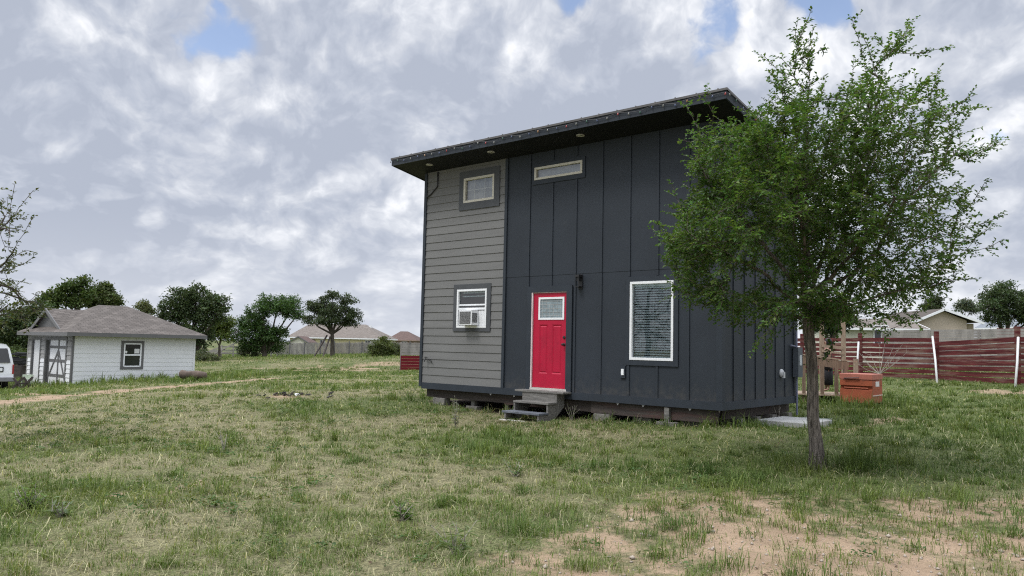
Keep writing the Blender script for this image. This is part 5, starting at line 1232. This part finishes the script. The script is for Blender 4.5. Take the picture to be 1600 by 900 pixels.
# ------------------------------------------------------------------ the woman on the porch
def woman():
    f = at(1292.5, 560, 23.5); fz = LZ; H = 1.55
    root = empty('person', (f.x, f.y, fz), R(0), 'woman with long dark hair in a black top standing behind the porch rail', 'person')
    # faces local -x ; joints (x, y, z), radius
    J = [((0, 0, .80), .115), ((-.01, 0, .93), .105), ((0, 0, 1.08), .105), ((.01, 0, 1.20), .115), ((0, 0, 1.29), .055), ((-.02, 0, 1.37), .062), ((-.03, 0, 1.44), .085), ((-.03, 0, 1.50), .070)]
    edges = [(i, i + 1) for i in range(7)]
    def chain(start, pts):
        k = start
        for p, r_ in pts:
            J.append((p, r_)); edges.append((k, len(J) - 1)); k = len(J) - 1
        return k
    hands = []
    for s in (-1, 1):
        chain(0, [((0, .085 * s, .74), .085), ((-.02, .09 * s, .42), .055), ((0, .09 * s, .10), .034), ((-.02, .09 * s, .045), .034), ((-.15, .10 * s, .025), .026)])
        k = chain(3, [((.01, .14 * s, 1.20), .055), ((.02, .18 * s, 1.14), .045), ((-.02, .20 * s, .96), .036), ((-.20, .17 * s, .90), .026), ((-.26, .165 * s, .905), .024)])
        for fi, (dy, ln) in enumerate(((-.024, .060), (-.008, .068), (.008, .065), (.022, .052))):
            chain(k, [((-.29, .165 * s + dy, .905), .009), ((-.29 - ln * .5, .165 * s + dy, .897), .008), ((-.29 - ln, .165 * s + dy, .875), .007)])
        chain(k, [((-.265, .165 * s - .035 * s, .905), .009), ((-.30, .165 * s - .045 * s, .890), .008)])
    chain(6, [((-.105, 0, 1.425), .018)])     # nose
    me = bpy.data.meshes.new('body'); me.from_pydata([j[0] for j in J], edges, []); o = bpy.data.objects.new('body', me); C.objects.link(o); o.parent = root
    sk = o.modifiers.new('Skin', 'SKIN'); sk.use_smooth_shade = True
    for v, (p, r_) in zip(me.skin_vertices[0].data, J): v.radius = (r_, r_)
    me.skin_vertices[0].data[0].use_root = True
    ss = o.modifiers.new('Subdivision', 'SUBSURF'); ss.levels = 1; ss.render_levels = 1; me.materials.append(M['skin'])
    m = MB(); m.lathe([(.15, .62), (.145, .80), (.125, .93), (.125, 1.05), (.135, 1.16), (.10, 1.20)], (0, 0, 0), 16); t = m.build('black_top', M['cloth'], root, smooth=True); t.scale = (.95, 1.12, 1)
    m = MB(); m.lathe([(.16, .18), (.155, .45), (.15, .66)], (0, 0, 0), 16); m.build('skirt', M['cloth'], root, smooth=True)
    m = MB(); m.lathe([(.06, 1.02), (.085, 1.12), (.095, 1.25), (.10, 1.38), (.105, 1.47), (.085, 1.54), (.03, 1.565)], (.035, 0, 0), 16); m.build('hair', M['hair'], root, smooth=True)
    m = MB()
    for s in (-1, 1): m.lathe([(.004, -.007), (.010, 0), (.004, .007)], (-.108, .032 * s, 1.448), 8)
    m.build('eyes', M['black'], root); m = MB(); m.box(-.108, -.098, -.022, .022, 1.388, 1.398); m.build('mouth', mat('lips', (.35, .12, .10), .5, .05, 6), root)
woman()

# ------------------------------------------------------------------ grass, stones and weeds
def build_grass():
    def sample(N, r0, r1, pw_, half):
        e = 2 - pw_; u = rng.random(N); r = (r0 ** e + u * (r1 ** e - r0 ** e)) ** (1 / e); th = (rng.random(N) * 2 - 1) * half
        return r * np.sin(th), r * np.cos(th)
    X, Y = sample(1250000, 4.2, 130, 1.60, R(41))
    # tufts: gather a share of the blades round tuft centres
    n_t = 9000; tx, ty = sample(n_t, 4.3, 60, 1.3, R(40)); which = rng.integers(0, n_t, len(X)); share = rng.random(len(X)) < .30
    rt = np.hypot(tx, ty); sp_ = (.035 + .05 * rng.random(n_t)) * np.maximum(1, (rt / 12) ** .5)
    X = np.where(share, tx[which] + rng.normal(0, 1, len(X)) * sp_[which], X); Y = np.where(share, ty[which] + rng.normal(0, 1, len(X)) * sp_[which], Y)
    d, g, h, und = fields(X, Y); lx, ly = hloc(X, Y)
    keepp = np.where(share, 1.0 - .15 * d, 1.0 - 1.15 * d); tuft_ok = rng.random(n_t) < .62
    keep = (rng.random(len(X)) < keepp) & ~und & (~share | tuft_ok[which])
    slabq = (lx > .0) & (lx < 1.0) & (ly > 1.3) & (ly < 2.7); keep &= ~slabq
    dx, dy = X - sc0.x, Y - sc0.y; cs, sn = math.cos(SR), math.sin(SR); qx, qy = dx * cs + dy * sn, -dx * sn + dy * cs
    keep &= ~((qx > 0) & (qx < SLn) & (qy > 0) & (qy < SW))
    X, Y, d, g, h, share = (a[keep] for a in (X, Y, d, g, h, share)); which = which[keep]
    n = len(X); r = np.hypot(X, Y); Z = ground_z(X, Y)
    strand = (rng.random(n) < .035) & ~share; lying = (rng.random(n) < .25) & ~share & ~strand
    H = h * rng.uniform(.45, 1.35, n) * np.where(share, 1.5 + .5 * d, 1.0); H = np.where(strand, rng.uniform(.08, .17, n) * (1 - .5 * d), H)
    Wd = .0042 * np.maximum(1, (r / 6) ** .80) * rng.uniform(.6, 1.5, n) * np.where(strand, .75, 1.0)
    H = H * np.maximum(1, (r / 40) ** .35)
    ph = rng.random(n) * 2 * math.pi; lean = rng.uniform(.25, 1.7, n) * np.where(share, .9, 1.0); lean = np.where(strand, rng.uniform(1.2, 2.6, n), lean); lean = np.where(lying, rng.uniform(2.2, 3.2, n), lean); H = np.where(lying, rng.uniform(.025, .055, n) * (1 - .4 * d), H)
    dirx, diry = np.cos(ph), np.sin(ph); sxv, syv = -diry, dirx
    clump = fbm(X * 6.5, Y * 6.5, 83, 3); clump2 = fbm(X * 2.6, Y * 2.6, 89, 3)
    H = H * np.where(strand | lying, 1, .35 + 1.3 * sstep(clump, .3, .7)) * (.7 + .6 * clump2)
    gg = np.clip(g + (clump - .5) * 1.1 + (clump2 - .5) * .7 + (rng.random(n) - .5) * .35 + np.where(share, .30, 0), 0, 1); dryb = (rng.random(n) > (.58 + .42 * gg)) | strand | lying
    cg = np.array((.066, .108, .025)); cg2 = np.array((.165, .215, .062)); cdry = np.array((.40, .37, .225)); cdry2 = np.array((.17, .15, .09))
    a = rng.random((n, 1)); col = cg * (1 - a) + cg2 * a; col = col * (1 - .22 * sstep(g, .7, 1.0))[:, None]; pn = fbm(X * 1.3, Y * 1.3, 61, 3)[:, None]; col = col * (.75 + .5 * pn) * np.concatenate((.8 + .4 * pn, np.ones_like(pn), np.ones_like(pn)), 1)
    col2 = cdry * a + cdry2 * (1 - a); col2 = np.where(strand[:, None], cdry * (.8 + .5 * a), col2)
    col = np.where(dryb[:, None], col2, col) * rng.uniform(.7, 1.25, (n, 1))
    P0 = np.stack((X, Y, Z - .01), 1); wv = np.stack((sxv, syv, np.zeros(n)), 1) * Wd[:, None] * .5
    q1 = P0 + np.stack((dirx * H * lean * .25, diry * H * lean * .25, H * np.where(lying, .30, .55)), 1); q2 = P0 + np.stack((dirx * H * lean * .8, diry * H * lean * .8, H * np.maximum(.10, 1 - .38 * lean)), 1)
    V = np.stack((P0 - wv, P0 + wv, q1 + wv * .8, q1 - wv * .8, q2), 1).reshape(-1, 3); b = np.arange(n)[:, None] * 5
    F = np.concatenate((b + [[0, 1, 2, 3]], b + [[3, 2, 4]]), 1).reshape(-1); LT = np.tile([4, 3], n)
    o = raw_mesh('grass', V, F, LT, M['grassblade'], col=np.repeat(col, 5, 0)); tag(o, 'short patchy lawn grass, part green and part straw coloured', 'grass', kind='stuff')
    print('blades', n)
build_grass()
def build_stones():
    N = 5200; rg = np.random.default_rng(3); r = rg.uniform(4.6, 11, N) ; th = rg.uniform(-.1, R(40), N); x, y = r * np.sin(th), r * np.cos(th)
    r2 = rg.uniform(30, 52, 1500); th2 = rg.uniform(-R(40), -R(12), 1500); x = np.concatenate((x, r2 * np.sin(th2))); y = np.concatenate((y, r2 * np.cos(th2)))
    d, g, h, u = fields(x, y); k = rg.random(len(x)) < d * 1.1 - .15; x, y = x[k], y[k]; n = len(x); z = ground_z(x, y)
    s = rg.gamma(2.0, .0034, n) * np.maximum(1, np.hypot(x, y) / 18); base = np.array([(1, 0, 0), (-1, 0, 0), (0, 1, 0), (0, -1, 0), (0, 0, .8), (0, 0, -.8)])
    V = (base[None] * rg.uniform(.5, 1.4, (n, 6, 1))) * s[:, None, None]; ph = rg.random(n) * 6.28; c, sn = np.cos(ph)[:, None], np.sin(ph)[:, None]
    V = np.stack((V[..., 0] * c - V[..., 1] * sn, V[..., 0] * sn + V[..., 1] * c, V[..., 2]), -1) + np.stack((x, y, z + s * .3), 1)[:, None]
    f = np.array([(0, 2, 4), (2, 1, 4), (1, 3, 4), (3, 0, 4), (2, 0, 5), (1, 2, 5), (3, 1, 5), (0, 3, 5)])
    F = (np.arange(n)[:, None, None] * 6 + f[None]).reshape(-1); o = raw_mesh('gravel', V.reshape(-1, 3), F, np.full(n * 8, 3), M['grit']); tag(o, 'small stones and clods scattered over the bare dirt', 'gravel', kind='stuff')
build_stones()
def build_litter():
    rg = np.random.default_rng(12)
    def pts(N, r0, r1):
        r = np.sqrt(rg.uniform(r0 ** 2, r1 ** 2, N)); th = rg.uniform(-R(40), R(40), N); return r * np.sin(th), r * np.cos(th)
    x, y = pts(9000, 4.4, 15); d, g, h, u = fields(x, y); k = (rg.random(len(x)) < .25 + .5 * d) & ~u; x, y = x[k], y[k]; n = len(x)
    D = unit(np.stack((rg.normal(0, 1, n), rg.normal(0, 1, n), rg.normal(0, .2, n)), 1)); N_ = unit(np.stack((rg.normal(0, .3, n), rg.normal(0, .3, n), np.ones(n)), 1))
    P = np.stack((x, y, ground_z(x, y) + .012), 1); L = rg.uniform(.015, .045, n); c = np.array((.16, .11, .07)) * rg.uniform(.4, 1.6, (n, 1))
    o = leaves('dead_leaves', P, D, N_, L, L * rg.uniform(.15, .6, n), c, M['weedleaf'], None); tag(o, 'dead leaves and bits of straw lying on the bare soil and lawn', 'leaf litter', kind='stuff')
    x, y = pts(5200, 4.4, 20); d, g, h, u = fields(x, y); pn = fbm(x * .8, y * .8, 101, 3); k = (rg.random(len(x)) < sstep(pn, .50, .66) * (1 - .75 * d)) & ~u; x, y = x[k], y[k]; m_ = 16
    X = np.repeat(x, m_) + rg.normal(0, .05, len(x) * m_); Y = np.repeat(y, m_) + rg.normal(0, .05, len(x) * m_); n = len(X); hh = np.repeat(rg.uniform(.02, .075, len(x)), m_) * rg.uniform(.5, 1.2, n)
    D = unit(np.stack((rg.normal(0, 1, n), rg.normal(0, 1, n), rg.normal(.15, .3, n)), 1)); N_ = unit(np.stack((rg.normal(0, .35, n), rg.normal(0, .35, n), np.ones(n)), 1))
    P = np.stack((X, Y, ground_z(X, Y) + hh), 1); L = np.repeat(rg.uniform(.018, .045, len(x)), m_) * rg.uniform(.7, 1.3, n)
    c = np.array((.072, .115, .035)) * np.repeat(rg.uniform(.7, 1.35, (len(x), 1)), m_, 0) * rg.uniform(.8, 1.2, (n, 1)); c[:, 0] *= np.repeat(rg.uniform(.8, 1.5, len(x)), m_)
    o = leaves('ground_cover', P, D, N_, L, L * .6, c, M['weedleaf'], None); tag(o, 'low broad leaved ground cover growing in patches through the lawn', 'ground cover', kind='stuff')
build_litter()
def weed(name, p, hgt, label, col, n_stem=4, leaf=.07, spread=.25, seed=1, group=None, cat='weed', width=.3, dens=1.0):
    rg = np.random.default_rng(seed); base = Vector((p.x, p.y, gz(p.x, p.y))); root = empty(name, tuple(base), 0, label, cat, group); mb = MB(); P, D, N, L = [], [], [], []
    for k in range(n_stem):
        d = np.array((rg.normal(0, spread), rg.normal(0, spread), 1)); d /= np.linalg.norm(d); ln = hgt * rg.uniform(.65, 1.0); e = d * ln; mid = e * .5 + rg.normal(0, .02, 3)
        mb.tube([(0, 0, -.02), mid, e], [.006, .004, .002], 4, cap=False); nl = max(5, int(ln / .028 * dens)); t = np.linspace(.12, 1, nl)[:, None]; pp = e * t + (mid * 2 - e) * t * (1 - t)
        a = np.arange(nl) * 2.4 + rg.random(); dd = unit(np.stack((np.cos(a), np.sin(a), .25 + rg.normal(0, .3, nl)), 1)); P.append(pp); D.append(dd); N.append(unit(np.stack((rg.normal(0, .2, nl), rg.normal(0, .2, nl), np.ones(nl)), 1))); L.append(leaf * (1.15 - .6 * t[:, 0]) * rg.uniform(.7, 1.2, nl))
    mb.build('stem', M['twig'], root, fix=False); P, D, N, L = (np.concatenate(q) for q in (P, D, N, L))
    leaves('foliage', P, D, N, L, L * width, np.array(col) * rg.uniform(.75, 1.25, (len(P), 1)), M['weedleaf'], root); return root
gl = (.20, .215, .165); gr = (.085, .125, .035)
weed('tall_weed', G(712, 668), .62, 'tall grey green weed standing before the left end of the house', gl, 6, .075, .22, 1, width=.30)
wg = 'weeds along the foot of the house'
for k, (px, py, hh, c_, lab) in enumerate(((1027, 662, .26, gl, 'pale weed under the big window beside the pier'), (948, 657, .24, gl, 'pale leafy weed right of the entry steps'), (893, 657, .40, gr, 'tuft of tall green weeds by the right stringer of the steps'), (1000, 662, .18, gl, 'small pale weed left of the pier under the big window'), (1068, 640, .42, gl, 'thin dry weed in front of the skirt board under the big window'), (1217, 660, .42, (.05, .05, .035), 'dark upright weed at the edge of the concrete slab'), (686, 632, .40, gl, 'thin pale weed at the left corner of the house'))):
    p = G(px, py); weed('weed', p, hh, lab, c_, 3 if k not in (2,) else 7, .055, .25, 30 + k, wg)
fw = 'leafy weeds in the foreground grass'
weed('leafy_weed', G(45, 800), .26, 'bright green leafy weed clump at the lower left edge', (.10, .17, .035), 16, .075, .55, 50, fw, width=.5)
weed('leafy_weed', G(95, 808), .18, 'grey green broad leaved weed beside the bright clump at lower left', (.12, .16, .075), 7, .11, .6, 51, fw, width=.35)
weed('leafy_weed', G(350, 705), .35, 'wispy weed in the lawn in front of the field debris', (.10, .14, .05), 6, .06, .35, 52, fw)
weed('long_bladed_weed', G(712, 868), .30, 'long bladed grass clump in the foreground left of the dirt', (.15, .20, .09), 9, .13, .4, 53, fw, width=.12)
weed('long_bladed_weed', G(628, 815), .22, 'bright green clump in the foreground lawn', (.08, .15, .03), 16, .10, .5, 54, fw, width=.2)
weed('leafy_weed', G(805, 745), .22, 'broad leaved weed in the lawn between the steps and the dirt', (.10, .15, .06), 5, .09, .45, 55, fw, width=.4)
